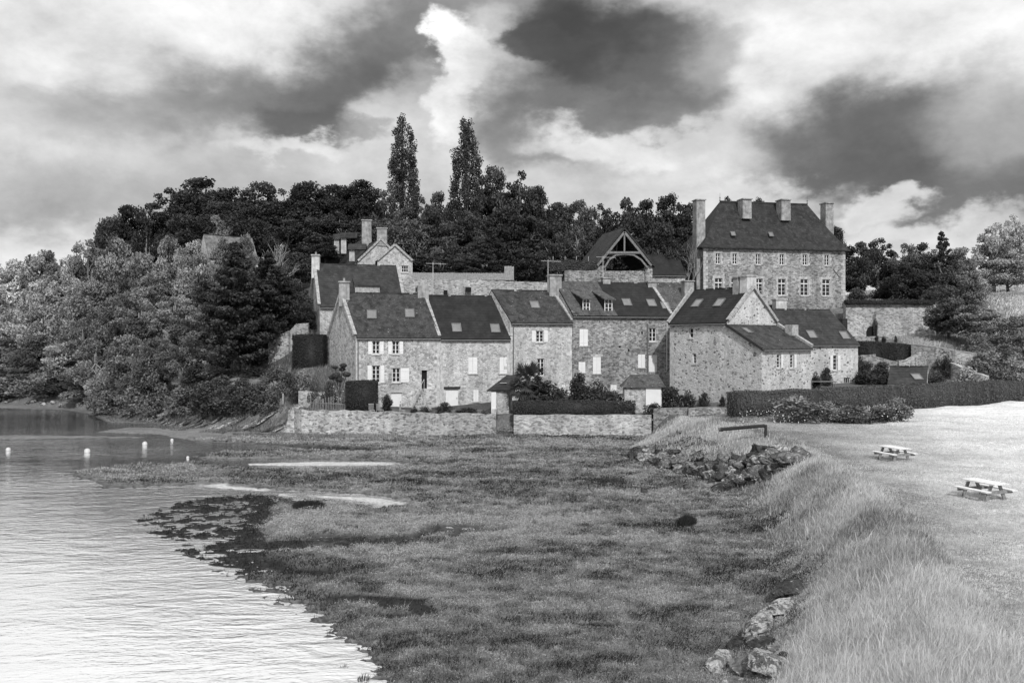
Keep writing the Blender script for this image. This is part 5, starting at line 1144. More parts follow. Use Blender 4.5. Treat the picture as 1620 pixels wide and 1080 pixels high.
def hedge_box(name, label, pts, w, z0s, z1s, tone, seed, dens=70, size=.06, round_=.12, cat='hedge'):
    """clipped hedge: a leafy solid following pts"""
    rg = np.random.default_rng(seed); PP = []; NN = []; core = MB(); org = (pts[0][0], pts[0][1], z0s[0])
    for i in range(len(pts)-1):
        a, b = np.array(pts[i], float), np.array(pts[i+1], float); L_ = np.linalg.norm(b-a); u = (b-a)/L_; n = np.array([-u[1], u[0]])
        zA0, zA1, zB0, zB1 = z0s[i], z1s[i], z0s[i+1], z1s[i+1]; k = w/2-.07
        c0, c1 = a+u*(.07 if i == 0 else 0), b-u*(.07 if i == len(pts)-2 else 0)
        core.hexa([(*(c0-n*k), zA0), (*(c1-n*k), zB0), (*(c1+n*k), zB0), (*(c0+n*k), zA0)], [(*(c0-n*k), zA1-.08), (*(c1-n*k), zB1-.08), (*(c1+n*k), zB1-.08), (*(c0+n*k), zA1-.08)])
        H = (zA1-zA0+zB1-zB0)/2
        for sgn in (-1, 1):
            m_ = max(0, int(L_*H*dens)); f = rg.uniform(0, 1, m_); g_ = rg.uniform(0, 1, m_); bul = .05*np.sin(f*L_*2.1)+.04*np.sin(f*L_*5+g_*3)
            xy = a+np.outer(f*L_, u)+np.outer(sgn*(w/2+bul+rg.normal(0, .03, m_)), n); z = (zA0+(zB0-zA0)*f)*(1-g_)+(zA1+(zB1-zA1)*f)*g_
            PP.append(np.column_stack([xy, z])); NN.append(np.tile([sgn*n[0], sgn*n[1], .1], (m_, 1)))
        m_ = int(L_*w*dens*1.3); f = rg.uniform(0, 1, m_); s = rg.uniform(-1, 1, m_)
        xy = a+np.outer(f*L_, u)+np.outer(s*w/2, n); z = zA1+(zB1-zA1)*f+rg.normal(0, .035, m_)+.05*np.sin(f*L_*1.3)-round_*s**4; PP.append(np.column_stack([xy, z])); NN.append(np.tile([0, 0, 1.], (m_, 1)))
        for e, sg, zz0, zz1, on in ((a, -1, zA0, zA1, i == 0), (b, 1, zB0, zB1, i == len(pts)-2)):
            if on and zz1 > zz0:
                m_ = max(0, int(w*(zz1-zz0)*dens)); xy = e+np.outer(rg.uniform(-.5, .5, m_)*w, n)+sg*np.outer(rg.normal(0, .03, m_), u); PP.append(np.column_stack([xy, zz0+(zz1-zz0)*rg.uniform(0, 1, m_)])); NN.append(np.tile([sg*u[0], sg*u[1], 0], (m_, 1)))
    PP = np.concatenate(PP)-np.array(org); NN = np.concatenate(NN); V, Fc, tn = leaves(PP, size, NN*1.1, seed)
    cv = np.array(core.v)-np.array(org); nV = len(V); V = np.concatenate([V, cv]); tn = np.concatenate([tn, np.full(len(cv), .2)])
    cf = np.array([f for f in core.f if len(f) == 4])+nV; Fc = np.concatenate([Fc, cf])
    o = bpy.data.objects.new(name, np_mesh(name, V, Fc, M['leaf_'+tone], dict(tone=tn))); COL.objects.link(o); o.location = org
    return tag(o, label, cat)
HP = [(16.8, 65.0), (25.2, 69.3), (34.2, 74), (44.3, 79.5), (57, 86.5)]
hedge_box('long_hedge', 'long clipped dark hedge running from the corner house to the right edge', HP, 1.5, [gz(*p)-.2 for p in HP], [zat(620, 65), zat(615, 69.3), zat(608, 74), zat(603, 79.5), zat(598, 86.5)], 'mid', 11, 150, .055)
HP = [at(813, 73), at(1004, 73)]; hedge_box('clipped_hedge', 'low clipped hedge on top of the sea wall in front of the palm', HP, 1.0, [1.6, 1.6], [zat(634, 73), zat(634, 73)], 'deep', 12, 200, .05)
HP = [at(548, 74.5), at(597, 74.8)]; hedge_box('yew_block', 'square clipped dark yew block in the left garden', HP, 2.2, [1.5, 1.5], [zat(604, 74.5), zat(602, 74.8)], 'dark', 13, 200, .05)
HP = [at(466, 84.5), at(515, 84.5)]; hedge_box('yew_block', 'square clipped dark hedge left of the gable, up the slope', HP, 2.0, [3.5, 3.5], [zat(530, 84.5), zat(529, 84.5)], 'dark', 14, 200, .05)
HP = [at(1357, 93), at(1400, 93), at(1446, 93)]; hedge_box('upper_hedge', 'dark sagging hedge between retaining wall and rubble wall', HP, 1.4, [4.2, 4.2, 4.2], [zat(540, 93), zat(542, 93), zat(546, 93)], 'dark', 15, 150, .06)
HP = [at(1337, 105.4), at(1478, 105.4)]; hedge_box('coping_hedge', 'thin dark hedge along the top of the retaining wall', HP, .7, [zat(482, 106)]*2, [zat(474.5, 105.4)]*2, 'dark', 16, 150, .06)
HP = [at(868, 101.6), at(905, 101.6), at(943, 101.6)]; hedge_box('ivy_bank', 'thick ivy along the wall top left of the barn', HP, 1.2, [zat(430, 101.6)]*3, [zat(413, 101.6), zat(412, 101.6), zat(416, 101.6)], 'deep', 17, 150, .08, cat='ivy')
HP = [(24.3, 60.4), (27.2, 60.2)]
# flowering shrubs in front of the long hedge
for px, yt, wp, d, tone, l_ in ((1258,622,100,61.5,'light','large rounded shrub in front of the dark end of the long hedge'), (1312,630,70,61.5,'light','low shrub between the large shrub and the picket fence'), (1350,638,80,61,'mid','low flowering shrub behind the picket fence'), (1390,640,50,61,'mid','low flowering shrub before the round bush'), (1415,622,60,61.5,'light','round bush at the right end of the flowering shrubs')):
    shrub(px, yt, wp, d, tone, l_, name='flowering_shrub')
# blossoms: real petals dotted over those shrubs (countless)
def dots(name, label, boxes, n, size, mat, seed):
    rg = np.random.default_rng(seed); P_ = []
    for (px0, px1, py0, py1, d0, d1) in boxes:
        k = n; px = rg.uniform(px0, px1, k); d = rg.uniform(d0, d1, k); py = rg.uniform(py0, py1, k); x = (px-HX)/F*d; z = CZ-(py-HY)/F*d; P_.append(np.column_stack([x, d, z]))
    P_ = np.concatenate(P_); V, Fc, tn = leaves(P_, size, None, seed); o = bpy.data.objects.new(name, np_mesh(name, V, Fc, mat, dict(tone=tn))); COL.objects.link(o); return tag(o, label, 'flowers', kind='stuff')
dots('blossoms', 'white blossoms scattered among the shrubs and along the walls', [(1170,1260,648,668,59.5,61), (1230,1400,650,672,59.5,61), (1030,1150,648,668,69,71), (1040,1100,612,640,74,75.2), (975,1010,625,645,72,73.5), (520,560,610,640,73.5,75), (1370,1440,640,668,60,61)], 90, .05, M['flower'], 9)

# palm
def palm():
    x, y = at(835, 75.2); z = 1.6; root = empty('palm_tree', (x, y, z), 'bushy fan palm in front of the row house with one skylight', 'palm'); o = (x, y, z); h = zat(600, 75.2)-z
    MB().tube([(x, y, z-.3), (x+.05, y, z+h*.5), (x, y, z+h)], [.24, .2, .18], 9).build('trunk', M['bark'], root, o)
    rs = random.Random(3); mb = MB()
    for k in range(80):
        a_ = rs.uniform(0, 6.28); e = rs.uniform(-.9, 1.25); d = Vector((math.cos(a_)*math.cos(e), math.sin(a_)*math.cos(e), math.sin(e))); c = Vector((x, y, z+h+rs.uniform(-1.3, .2)))
        L_ = rs.uniform(.85, 1.4); c1 = c+d*L_; s = d.cross(Vector((0, 0, 1)))
        if s.length < .1: s = Vector((1, 0, 0))
        s.normalize(); t_ = s.cross(d)
        for j in range(13):
            b_ = (j-6)/6*1.35; q = (d*math.cos(b_)+s*math.sin(b_)); tip = c1+q*.95+Vector((0, 0, -.28*abs(b_)-.12)); w = t_*.0+s*.035*math.cos(b_)+d*.035*abs(math.sin(b_)); mb.poly([c1-w, c1+w, (c1+tip)/2+w*1.6, tip, (c1+tip)/2-w*1.6])
        mb.tube([c, c1], .02, 4)
    f = mb.build('crown', M['leaf_deep'], root, o)
    at_ = f.data.attributes.new('tone', 'FLOAT', 'POINT'); at_.data.foreach_set('value', np.random.default_rng(1).uniform(.2, .9, len(f.data.vertices)).astype(np.float32))
palm()
# cloud-pruned tree
def topiary():
    x, y = at(537, 74.9); z = 1.7; root = empty('topiary_tree', (x, y, z), 'cloud pruned tree with dark rounded pads beside the left gable', 'topiary'); o = (x, y, z)
    pads = [(532, 594, 9), (548, 592, 8), (541, 584, 6), (530, 581, 5), (543, 578, 6.5), (525, 597, 6), (537, 600, 8)]
    tr = MB(); tr.tube([(x, y, z-.2), (x, y, z+1.4), (x+.1, y, z+2.6)], [.09, .07, .05], 6)
    for i, (px, py, r_) in enumerate(pads):
        c = Vector(at(px, 74.9+(i % 3-1)*.3, py)); tr.tube([(x, y, z+1.3+.1*i), c], .035, 5)
        rad = r_/F*75; rg = np.random.default_rng(i); n = 420; d = rg.normal(size=(n, 3)); d /= np.linalg.norm(d, axis=1)[:, None]
        V, Fc, tn = leaves(d*np.array([1, 1, .6])*rad*(rg.uniform(.7, 1, n))[:, None]+np.array(c-Vector(o)), .05, d, i)
        ob = bpy.data.objects.new('foliage_pad', np_mesh('foliage_pad', V, Fc, M['leaf_dark'], dict(tone=tn))); COL.objects.link(ob); ob.parent = root
    tr.build('trunk', M['bark'], root, o)
topiary()

# ------------------------------------------------------------------ garden furniture and pickets
def chair(px, d, rz, label):
    x, y = at(px, d); z = gz(x, y); root = empty('garden_chair', (x, y, z), label, 'chair', 'garden chairs behind the sea wall'); root.rotation_euler = (0, 0, rz)
    MB().box((0, 0, .45), (.45, .45, .04)).build('seat', M['plank'], root)
    b = MB()
    for i in range(5): b.box((-.18+.09*i, .21, .72), (.04, .025, .45))
    b.box((0, .21, .96), (.46, .03, .06)); b.build('backrest', M['plank'], root)
    for a_ in (-.2, .2):
        for c_ in (-.2, .2): MB().box((a_, c_, .215), (.04, .04, .43)).build('leg', M['plank'], root)
chair(588, 73, .4, 'left pale slatted chair behind the sea wall, near the yew block'); chair(601, 73.1, 2.6, 'right pale slatted chair behind the sea wall, near the yew block'); chair(637, 73.4, 1.4, 'chair in front of the white lower door')
def pickets(name, label, px0, px1, d0, d1, n, h, rail=True, jitter=.1, group=None):
    A, B = at(px0, d0), at(px1, d1); rs = random.Random(n); z0 = gz(*A); root = empty(name, (A[0], A[1], z0), label, 'fence', group); o = (A[0], A[1], z0); mb = MB()
    for i in range(n):
        f = i/(n-1); x, y = A[0]+(B[0]-A[0])*f, A[1]+(B[1]-A[1])*f; z = gz(x, y); hh = h*(1+rs.uniform(-jitter, jitter)); mb.bar((x, y, z-.1), (x+rs.uniform(-.04, .04), y, z+hh), .06, .025)
    mb.build('pickets', M['timber'] if h > 1.1 else M['plank'], root, o)
    if rail: MB().bar((*A, z0+h*.75), (*B, gz(*B)+h*.75), .05, .06).build('rail', M['timber'] if h > 1.1 else M['plank'], root, o)
pickets('picket_fence', 'low pale picket fence behind the flowering shrubs', 1330, 1412, 62.8, 62.9, 34, 1.0)
pickets('picket_fence', 'uneven split stake fence along the left garden edge', 492, 545, 73.4, 73.0, 22, 1.25, jitter=.3)
def gate_post(px, d, h, label):
    x, y = at(px, d); z = gz(x, y); tag(MB().box((x, y, z+h/2-.1), (.14, .14, h+.2)).build('wooden_post', M['plank'], None, (x, y, z)), label, 'post')
gate_post(448, 77, .9, 'grey post left of the split stake fence'); gate_post(484, 76, 1.0, 'grey post at the start of the split stake fence'); gate_post(340, 80, 1.0, 'thin pale post on the garden slope'); gate_post(352, 79.5, .9, 'second thin pale post on the garden slope')
# broken stone pier
def stone_pier():
    x, y = at(463, 72.6); z = .6; rs = random.Random(4); mb = MB()
    for i in range(11):
        w = 1.25-.07*i; mb.box((x+.035*i+rs.uniform(-.04, .04), y+rs.uniform(-.03, .03), z-.2+i*.19), (w+rs.uniform(-.08, .08), .9, .25), rs.uniform(-.05, .05))
    tag(mb.build('stone_pier', M['stone_wall'], None, (x, y, z)), 'crumbling stepped stone pier at the left end of the sea wall', 'pier')
stone_pier()

# ------------------------------------------------------------------ picnic tables
def picnic_table(px, py, d, label, first=[]):
    x, y = at(px, d); z = gz(x, y); rz = .32
    if not first:
        root = empty('picnic_table', (x, y, z), label, 'picnic table', 'picnic tables on the grass'); root.rotation_euler = (0, 0, rz); root.scale = (.78, .78, .84)
        t = MB()
        for i in range(5): t.box((-.36+.18*i, 0, .75), (.168, 1.9, .05))
        t.box((0, .65, .70), (.8, .09, .045)); t.box((0, -.65, .70), (.8, .09, .045)); t.build('table_top', M['tablewood'], root)
        for s in (-1, 1):
            b = MB(); b.box((s*.80-.09, 0, .45), (.168, 1.9, .05)); b.box((s*.80+.09, 0, .45), (.168, 1.9, .05)); b.build('bench', M['tablewood'], root)
        for yy in (-.65, .65):
            MB().box((0, yy, .375), (1.95, .055, .14)).build('crossbeam', M['tableleg'], root)
            for s in (-1, 1): MB().bar((s*.22, yy+.06, .72), (s*.58, yy+.06, 0), .16, .06, (0, 1, 0)).build('leg', M['tableleg'], root)
        first.append(root); return root
    src = first[0]; r_ = src.copy(); COL.objects.link(r_); r_.location = (x, y, z); r_.rotation_euler = (0, 0, .30); r_['label'] = label
    for c in list(src.children): c2 = c.copy(); COL.objects.link(c2); c2.parent = r_
    return r_
picnic_table(1558, 783, 31.6, 'nearer picnic table at the right edge of the grass'); picnic_table(1415, 728, 41.8, 'farther picnic table in the middle of the grass, nearer the hedge')

# ------------------------------------------------------------------ barrier log on stones
A = at(1138, 54.0); B = at(1210, 53.0); za, zb_ = zat(679, 54), zat(673, 53)
lg = empty('barrier_log', (B[0], B[1], gz(*B)), 'black tarred barrier pole lying across the grass behind the boulders', 'barrier'); og = (B[0], B[1], gz(*B))
MB().tube([(A[0], A[1], za), (B[0], B[1], zb_)], [.12, .11], 10).build('pole', M['black'], lg, og); MB().box((B[0]+.05, B[1], (zb_+og[2])/2-.2), (.14, .14, zb_-og[2]+.5)).build('post', M['black'], lg, og)
MB().tube([(A[0]-.03, A[1], za), (A[0]+.22, A[1], za+.01)], [.14, .14], 10).build('end_band', M['metal'], lg, og)

# ------------------------------------------------------------------ rocks
def rock_mesh(seed, flat=.8):
    rg = np.random.default_rng(seed); n1_, n2_ = 26, 40
    th, ph = np.meshgrid(np.pi*np.arange(n1_+1)/n1_, 2*np.pi*np.arange(n2_)/n2_, indexing='ij')
    V = np.stack([np.sin(th)*np.cos(ph), np.sin(th)*np.sin(ph), np.cos(th)], -1).reshape(-1, 3)
    D0 = V.copy()
    for k in range(16):
        n = rg.normal(size=3); n /= np.linalg.norm(n); h = rg.uniform(.38, .8); over_ = np.clip(V@n-h, 0, None); V = V-np.outer(over_, n)*.97
    d = fbm(D0[:, 0]*2.5+D0[:, 2]*1.7+9+seed, D0[:, 1]*2.5-D0[:, 2]*2.1+7, 4, seed)-.5; d2 = fbm(D0[:, 0]*9+D0[:, 2]*6+9, D0[:, 1]*9-D0[:, 2]*7+7, 3, seed+5)-.5
    V = V*(1+.42*d+.20*d2)[:, None]; V[:, 2] *= flat
    i = np.arange(n1_)[:, None]*n2_+np.arange(n2_)[None, :]; jn = np.arange(n1_)[:, None]*n2_+(np.arange(n2_)[None, :]+1) % n2_
    return V, np.stack([i, i+n2_, jn+n2_, jn], -1).reshape(-1, 4)
ROCKS = {}
M['rock_white'] = flat_mat('whitewashed_stone', .5, .9, .3, 4)
for k in ('rock', 'rock_pale', 'rock_dark', 'rock_white'):
    ROCKS[k] = []
    for s in range(7):
        V, Fc = rock_mesh(s+1); ROCKS[k].append(np_mesh('boulder', V, Fc, M[k]))
def rock(x, y, s, kind, label, group, name='boulder', sink=.25, sz=1, rs=random.Random(77), z=None, rot=None, asp=None):
    me = ROCKS[kind][rs.randrange(7)]; o = bpy.data.objects.new(name, me); COL.objects.link(o)
    zz = gz(x, y) if z is None else z; o.location = (x, y, zz+s*.45*sz-s*sink)
    o.scale = (s*rs.uniform(.8, 1.35), s*rs.uniform(.7, 1.1), s*sz*rs.uniform(.7, 1.05)) if asp is None else asp
    o.rotation_euler = (rs.uniform(-.35, .35), rs.uniform(-.35, .35), rs.uniform(0, 6.28)) if rot is None else rot
    return tag(o, label, 'rock', group)
rs = random.Random(21)
pile = []
for i in range(120):
    f = rs.random()**.9; px = 1000+265*f; ymid = 700+58*f-14*math.sin(f*3.14)*0; py = ymid+rs.uniform(-13, 18)*(.6+.6*math.sin(math.pi*min(1, f*1.05)))
    zz = max(.2, 1.9-(py-(ymid-15))*.055); d = (CZ-zz)*F/(py-HY); x = (px-HX)/F*d; pile.append((x, d, rs.uniform(.38, .85), zz))
for i, (x, y, s, zz) in enumerate(pile):
    rock(x, y, s, rs.choice(['rock', 'rock', 'rock_pale', 'rock_dark']), 'grey lichened boulder in the loose pile where the dike meets the marsh', 'boulders of the pile on the dike slope', sink=.12)
for (px, py, s, k, l_) in ((1178,752,.75,'rock','large smooth boulder at the foot of the pile, middle'), (1105,722,.75,'rock_pale','pale flat topped boulder highest in the middle of the pile'), (1208,722,.95,'rock_dark','biggest dark rounded boulder in the right of the pile'), (1132,757,.4,'rock_pale','upright pale stone at the foot of the pile'),
                         (1138,768,.75,'rock_dark','low flat dark rock lying in front of the pile'), (1065,735,.6,'rock','rounded boulder at the left foot of the pile'), (1220,678,.34,'rock_white','pale stone under the end of the black pole'), (1020,772,.4,'rock_dark','small dark rock lying alone in the marsh, left of the pile')):
    zz = {1208: 1.5, 1105: 1.1, 1224: 2.2}.get(px, .4); x, y = low(px, py, zz); rock(x, y, s, k, l_, None, sink=.3, z=zz if px in (1208, 1105) else None)
fg = [(1195,995,.62,'rock_pale','long pale lichened slab, brightest of the foreground rocks',(1.3,.6,.5)), (1235,965,.45,'rock_pale','flat white topped rock at the upper end of the foreground rocks',(.95,.55,.45)), (1250,935,.6,'rock_dark','dark rough rock uppermost in the foreground line',(.85,.6,.55)), (1165,1008,.4,'rock_dark','dark hollowed rock left of the long pale slab',(.5,.4,.3)),
      (1140,1038,.42,'rock_pale','lichened boulder at the left of the foreground rocks',(.75,.5,.5)), (1215,1072,.55,'rock_pale','spotted boulder at the bottom edge of the photo',(.8,.6,.6)), (1180,1058,.42,'rock','dark boulder between the two lowest lichened rocks',(.65,.5,.45)), (1160,1075,.35,'rock','small grey rock at the bottom edge, left',(.42,.33,.25)),
      (1205,1020,.4,'rock_dark','dark rock in grass right below the long pale slab',(.5,.35,.25)), (1245,1062,.3,'rock_dark','small dark rock beside the spotted boulder',(.3,.3,.3)), (1222,1035,.3,'rock','small grey rock in the tall grass edge',(.35,.28,.2))]
for (px, py, s, k, l_, asp) in fg:
    x, y = low(px, py, .45); rock(x, y, s, k, l_, None, sink=.1, asp=(asp[0]*.85, asp[1]*.85, asp[2]*.62), rot=(.12, -.2, .75+.4*math.sin(px)), z=max(gz(x, y), .05)+.02)
# slabs of the tilted rock bank on the left shore
for i in range(60):
    px = rs.uniform(150, 455); f = (px-150)/300; dsh = np.interp(px, [140, 200, 300, 455], [99, 87, 78.5, 73]); off_ = rs.uniform(-.6, 3.6); x, y = at(px, dsh+off_)
    s = rs.uniform(.5, 1.1); rock(x, y, s, rs.choice(['rock', 'rock_dark', 'rock', 'rock_pale']), 'tilted flat slab in the rock bank under the shrubs of the left shore', 'slabs of the left rock bank', 'rock_slab', sink=.35, asp=(s*1.9, s*.45, s*.28), rot=(rs.uniform(-.2, .2), -.45+rs.uniform(-.15, .15), .35+rs.uniform(-.3, .3)))
for i in range(14):
    px = rs.uniform(-20, 150); x, y = at(px, np.interp(px, [0, 150], [108, 98.5])+rs.uniform(-.3, .8)); s = rs.uniform(.3, .6); rock(x, y, s, 'rock_pale', 'pale stone at the waterline of the far left shore', 'pale stones on the far left waterline', 'shore_stone')

# ------------------------------------------------------------------ buoys
def buoy(px, py, r_, label):
    x, y = low(px, py, 0); root = empty('mooring_buoy', (x, y, 0), label, 'buoy', 'white mooring buoys')
    MB().lathe((x, y, 0), [(r_*math.sin(t), r_*.55-r_*math.cos(t)) for t in np.linspace(.05, math.pi-.05, 12)], 16).build('float', M['buoy'], root, (x, y, 0), True)
    MB().tube([(x, y, r_*1.5), (x, y, r_*1.85)], .03, 6).build('eye', M['metal'], root, (x, y, 0))
buoy(138, 716, .21, 'white round buoy, largest in the open water'); buoy(229, 704, .19, 'white round buoy right of the largest one'); buoy(13, 713, .17, 'small white buoy at the left edge of the photo')
buoy(272, 697, .12, 'tiny white buoy nearest the rock bank'); buoy(297, 724.5, .10, 'tiny white float at the marsh edge')

# ------------------------------------------------------------------ grass
GM = {}
def grass_mat(name, lo, hi, trans=.3):
    m = newmat(name); t = NT(m); a = t.attr('tone'); col = t.mr(a, 0, 1, lo, hi)
    d = t.n('ShaderNodeBsdfDiffuse'); t.l(col, d.inputs[0]); tr = t.n('ShaderNodeBsdfTranslucent'); t.l(col, tr.inputs[0]); mx = t.n('ShaderNodeMixShader'); mx.inputs[0].default_value = trans
    t.l(d.outputs[0], mx.inputs[1]); t.l(tr.outputs[0], mx.inputs[2]); o = t.n('ShaderNodeOutputMaterial'); t.l(mx.outputs[0], o.inputs[0]); return m
def blades(X, Y, Z, H, Wd, lean, tone, seed, seg=1):
    rg = np.random.default_rng(seed); n = len(X); a = rg.uniform(0, 2*np.pi, n); wx, wy = np.cos(a)*Wd/2, np.sin(a)*Wd/2
    lx = rg.normal(0, lean, n)+lean*.5; ly = rg.normal(0, lean, n)
    b0 = np.stack([X-wx, Y-wy, Z-.03], -1); b1 = np.stack([X+wx, Y+wy, Z-.03], -1)
    if seg == 1:
        tp = np.stack([X+lx*H, Y+ly*H, Z+H], -1); V = np.stack([b0, b1, tp], 1).reshape(-1, 3); return V, np.arange(3*n).reshape(n, 3), np.repeat(tone, 3)
    m0 = np.stack([X+lx*H*.3-wx*.8, Y+ly*H*.3-wy*.8, Z+H*.6], -1); m1 = np.stack([X+lx*H*.3+wx*.8, Y+ly*H*.3+wy*.8, Z+H*.6], -1); tp = np.stack([X+lx*H, Y+ly*H, Z+H*.98], -1)
    V = np.stack([b0, b1, m1, m0, tp], 1).reshape(-1, 3); i = np.arange(n)[:, None]*5; Fc = np.concatenate([i+np.array([[0, 1, 2]]), i+np.array([[0, 2, 3]]), i+np.array([[3, 2, 4]])]); return V, Fc, np.repeat(tone, 5)
def scatter(n, d0, d1, amin, amax, seed, pw=0.0):
    rg = np.random.default_rng(seed); u = rg.uniform(0, 1, n); r_ = d0*(d1/d0)**u
    a = rg.uniform(math.radians(amin), math.radians(amax), n); return r_*np.sin(a), r_*np.cos(a), rg
def link(name, me, label, cat='grass'):
    o = bpy.data.objects.new(name, me); COL.objects.link(o); return tag(o, label, cat, kind='stuff')
def marsh_grass():
    X, Y, rg = scatter(1150000, 13, 74, -36, 34, 1); Z, inf = terrain(X, Y)
    cl = fbm(X*2.6, Y*2.6, 3, 91); dark = fbm(X*.10, Y*.28, 4, 61); spk = fbm(X*1.3, Y*2.0, 4, 97, .7)
    keep = (inf['t'] < .6) & ((Z > .04) | (inf['weed_and_reflection'] > .3)) & ((inf['sdw'] < -.5) | (Y < 38) | (inf['weed_and_reflection'] > .3)) & ((inf['weed_and_reflection'] < .2) | ((Z > .01) & (rg.uniform(0, 1, len(X)) < .5))) & (inf['glint'] < .2) & (rg.uniform(0, 1, len(X)) < .15+1.4*cl) & (rg.uniform(0, 1, len(X)) > inf['mud_and_shade']*.8)
    X, Y, Z, cl, dark, spk = X[keep], Y[keep], Z[keep], cl[keep], dark[keep], spk[keep]; wd_ = inf['weed_and_reflection'][keep]; mud_and_shade = inf['mud_and_shade'][keep]; wet = 1-sstep(.03, .12, Z)
    n = len(X); r_ = np.sqrt(X*X+Y*Y); st = fbm(X*.35, Y*.9, 3, 95)
    tone = np.clip(.50+(dark-.5)*1.7+(spk-.5)*2.4+(cl-.5)*.8+(st-.5)*1.2+rg.normal(0, .20, n)-.3*wet-.7*mud_and_shade-1.5*wd_-.22*(1-sstep(18, 42, r_))*(X < 6), 0, 1)
    top = (.03+.22*np.clip(cl-.25, 0, 1)+.03*rg.uniform(0, 1, n))*(1-.6*wd_); isl = rg.uniform(0, 1, n) < .6
    a, b = isl, ~isl
    P_ = np.stack([X, Y, Z+top*rg.uniform(.3, 1, n)], -1)[a]; V, Fc, tn = leaves(P_, 1.0, np.tile([0, -.2, .8], (a.sum(), 1)), 5)
    sc = np.repeat(np.maximum(.020, r_[a]*.0009), 4)[:, None]; V = np.repeat(P_, 4, 0)+(V-np.repeat(P_, 4, 0))*sc
    me = np_mesh('marsh_plants', V, Fc, MG, dict(tone=np.repeat(tone[a], 4))); link('marsh_plants', me, 'low fleshy salt marsh plants in mottled cushions over the mud flat', 'marsh plants')
    H = (top+.05)*rg.uniform(.5, 1.3, n); V, Fc, tn = blades(X[b], Y[b], Z[b], H[b], np.maximum(.012, r_*.00075)[b], .55, tone[b], 2)
    link('marsh_grass', np_mesh('marsh_grass', V, Fc, MG, dict(tone=tn)), 'short wiry grass among the salt marsh plants')
MG = grass_mat('marsh_plants', .022, .36)
marsh_grass()
def tall_grass():
    X, Y, rg = scatter(1500000, 11, 70, -2, 36, 3); fd, wd = foot_dist(X, Y); band = (fd > -.2) & (fd < wd+1.2) & (X > 0) & (Y < 68)
    X, Y, fd, wd = X[band], Y[band], fd[band], wd[band]; Z, inf = terrain(X, Y); cl = fbm(X*.9, Y*.9, 3, 71)
    edge = sstep(-.2, 1.4, fd+(cl-.5)*2)*(1-sstep(.75, 1.15, (fd+(cl-.5)*1.4)/(wd+.3))); pil = ((Y > 43) & (Y < 63) & (fd < wd*.95))
    keep = rg.uniform(0, 1, len(X)) < edge*np.where(pil, .10, 1.0); X, Y, Z, cl, fd, edge = X[keep], Y[keep], Z[keep], cl[keep], fd[keep], edge[keep]
    r_ = np.sqrt(X*X+Y*Y); rk = (Y < 31)*np.clip((fd-.7)/1.2, .25, 1)+(Y >= 31); H = rk*(.18+.30*cl)*(.35+.65*edge)*rg.uniform(.5, 1.2, len(X)); H = H*np.where(rg.uniform(0, 1, len(X)) < .04, 1.9, 1.0); H = np.where(Y > 40, H*.8, H); Wd = np.maximum(.009, r_*.00065)
    pt = fbm(X*.5, Y*.5, 3, 73); tone = np.clip(.62+(pt-.5)*1.1+rg.normal(0, .22, len(X))+.25*(1-sstep(14, 26, Y))-.12*sstep(30, 38, Y)*(1-sstep(40, 48, Y))*(fd < 3)+.5*(rg.uniform(0, 1, len(X)) < .06), 0, 1)
    V, Fc, tn = blades(X, Y, Z, H, Wd, .30, tone, 4, 2); link('tall_grass', np_mesh('tall_grass', V, Fc, grass_mat('dry_tall_grass', .15, .66, .4), dict(tone=tn)), 'tall pale windblown grass on the dike slope')
tall_grass()
def field_grass():
    X, Y, rg = scatter(700000, 11, 75, 5, 38, 5); fd, wd = foot_dist(X, Y); hl = (Y-65)-(X-16.8)*.53; k = (fd > wd*.6) & (hl < -.3) & (X > 3)
    X, Y, fd, wd, hl = X[k], Y[k], fd[k], wd[k], hl[k]; Z, inf = terrain(X, Y); cl = fbm(X*.7, Y*.7, 3, 81); rough = sstep(-5, -.8, hl)
    r_ = np.sqrt(X*X+Y*Y); H = (.025+.05*cl+.42*rough*cl)*rg.uniform(.5, 1.3, len(X)); Wd = np.maximum(.008, r_*.0007)
    pathm = np.exp(-((fd-wd-1.2)/1.1)**2)*.35
    tone = np.clip(.42+(cl-.5)*1.1+rg.normal(0, .14, len(X))-pathm*.7-.06+.62*sstep(-2, 15, X-.35*Y), 0, 1.0)  # same white fade toward the right, put into the blade colour
    V, Fc, tn = blades(X, Y, Z, H, Wd, .5, tone, 6); link('field_grass', np_mesh('field_grass', V, Fc, grass_mat('mown_grass', .13, .66, .3), dict(tone=tn)), 'short pale meadow grass around the picnic tables, with a white fade put into its colour')
field_grass()
def bank_grass():
    X, Y, rg = scatter(160000, 70, 100, -36, 2, 7); fd, wd = foot_dist(X, Y); k = (fd > -3.0) & (fd < 18) & ((X < -15) | (fd < -.2)) ; X, Y, fd = X[k], Y[k], fd[k]; Z, inf = terrain(X, Y); cl = fbm(X*.6, Y*.6, 3, 83)
    k = (Z > .06) & (cl > .42); X, Y, Z, cl, fd = X[k], Y[k], Z[k], cl[k], fd[k]; H = (.15+.5*cl)*rg.uniform(.5, 1.2, len(X))*np.where(fd < 0, .6, 1); Wd = np.full(len(X), .06)
    V, Fc, tn = blades(X, Y, Z, H, Wd, .35, np.clip(.4+(cl-.5)*2+rg.normal(0, .2, len(X)), 0, 1), 8); link('bank_grass', np_mesh('bank_grass', V, Fc, grass_mat('bank_plants', .05, .30), dict(tone=tn)), 'rough weeds along the foot of the sea wall and rock bank')
bank_grass()
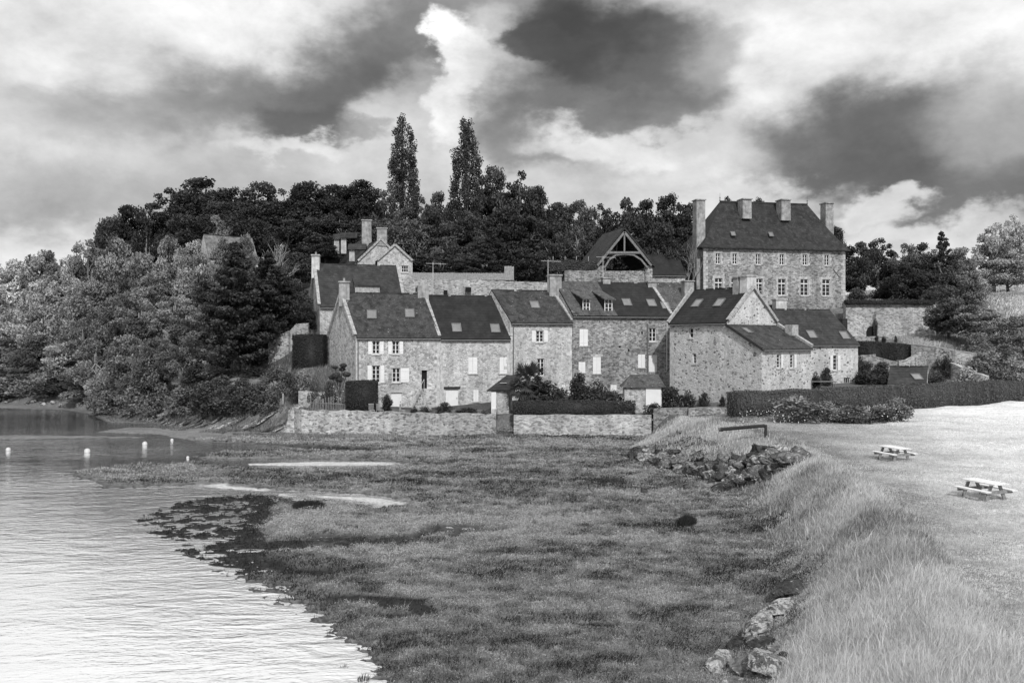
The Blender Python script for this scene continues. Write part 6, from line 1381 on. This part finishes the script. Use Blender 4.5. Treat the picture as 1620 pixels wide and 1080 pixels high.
def hill_grass():
    X, Y, rg = scatter(160000, 78, 160, 22, 40, 17); Z, inf = terrain(X, Y); hl = (Y-65)-(X-16.8)*.53; cl = fbm(X*.25, Y*.4, 3, 84); k = (hl > 2) & (X > 46); X, Y, Z, cl = X[k], Y[k], Z[k], cl[k]
    V, Fc, tn = blades(X, Y, Z, (.2+.5*cl)*rg.uniform(.6, 1.2, len(X)), np.full(len(X), .12), .4, np.clip(.3+(cl-.4)*1.8+.35*sstep(55, 75, X)+rg.normal(0, .12, len(X)), 0, 1), 18); link('hill_grass', np_mesh('hill_grass', V, Fc, grass_mat('hill_plants', .08, .5), dict(tone=tn)), 'pale rough grass on the hillside above the long hedge')
hill_grass()
def tussock(px, py, r_, h, label, tone=.1, n=1500):
    x, y = low(px, py, .15); z = gz(x, y); rg = np.random.default_rng(int(px)); a = rg.uniform(0, 6.28, n); q = np.sqrt(rg.uniform(0, 1, n))*r_; X, Y = np.cos(a)*q, np.sin(a)*q; H = h*(1-.5*(q/r_)**2)*rg.uniform(.6, 1.15, n)
    tn0 = np.clip(tone+rg.normal(0, .06, n), 0, 1); V, Fc, tn = blades(X, Y, np.zeros(n), H, np.full(n, .02), .22, tn0, 9, 2); V[:, 0] += V[:, 2]*X.repeat(5)*.2
    o = bpy.data.objects.new('rush_tussock', np_mesh('rush_tussock', V, Fc, MT, dict(tone=tn))); COL.objects.link(o); o.location = (x, y, z); tag(o, label, 'tussock')
MT = grass_mat('rush', .03, .20)
tussock(1086, 832, .38, .62, 'single dark round rush clump standing in the right of the marsh')
for i, (px, py, l_) in enumerate(((520,1062,'small dark weed clump in the shallow water, at the bottom edge'), (450,1010,'thin weed stalks standing in the rippled water'), (512,1052,'tallest weed stalk in the water at the bottom'), (575,1065,'ragged weed clump at the marsh tip, bottom'), (543,1045,'small weed clump at the marsh tip'), (243,930,'lone thin reed sprig in the left open water'))):
    tussock(px, py, .10+.05*(i == 3), .22, l_, .3, 60)
tussock(487, 800, .75, .35, 'broad dark rush patch by the inlet', .05, 2500)

SC.render.engine = 'CYCLES'
try: SC.cycles.max_bounces = 5; SC.cycles.transparent_max_bounces = 4
except Exception: pass
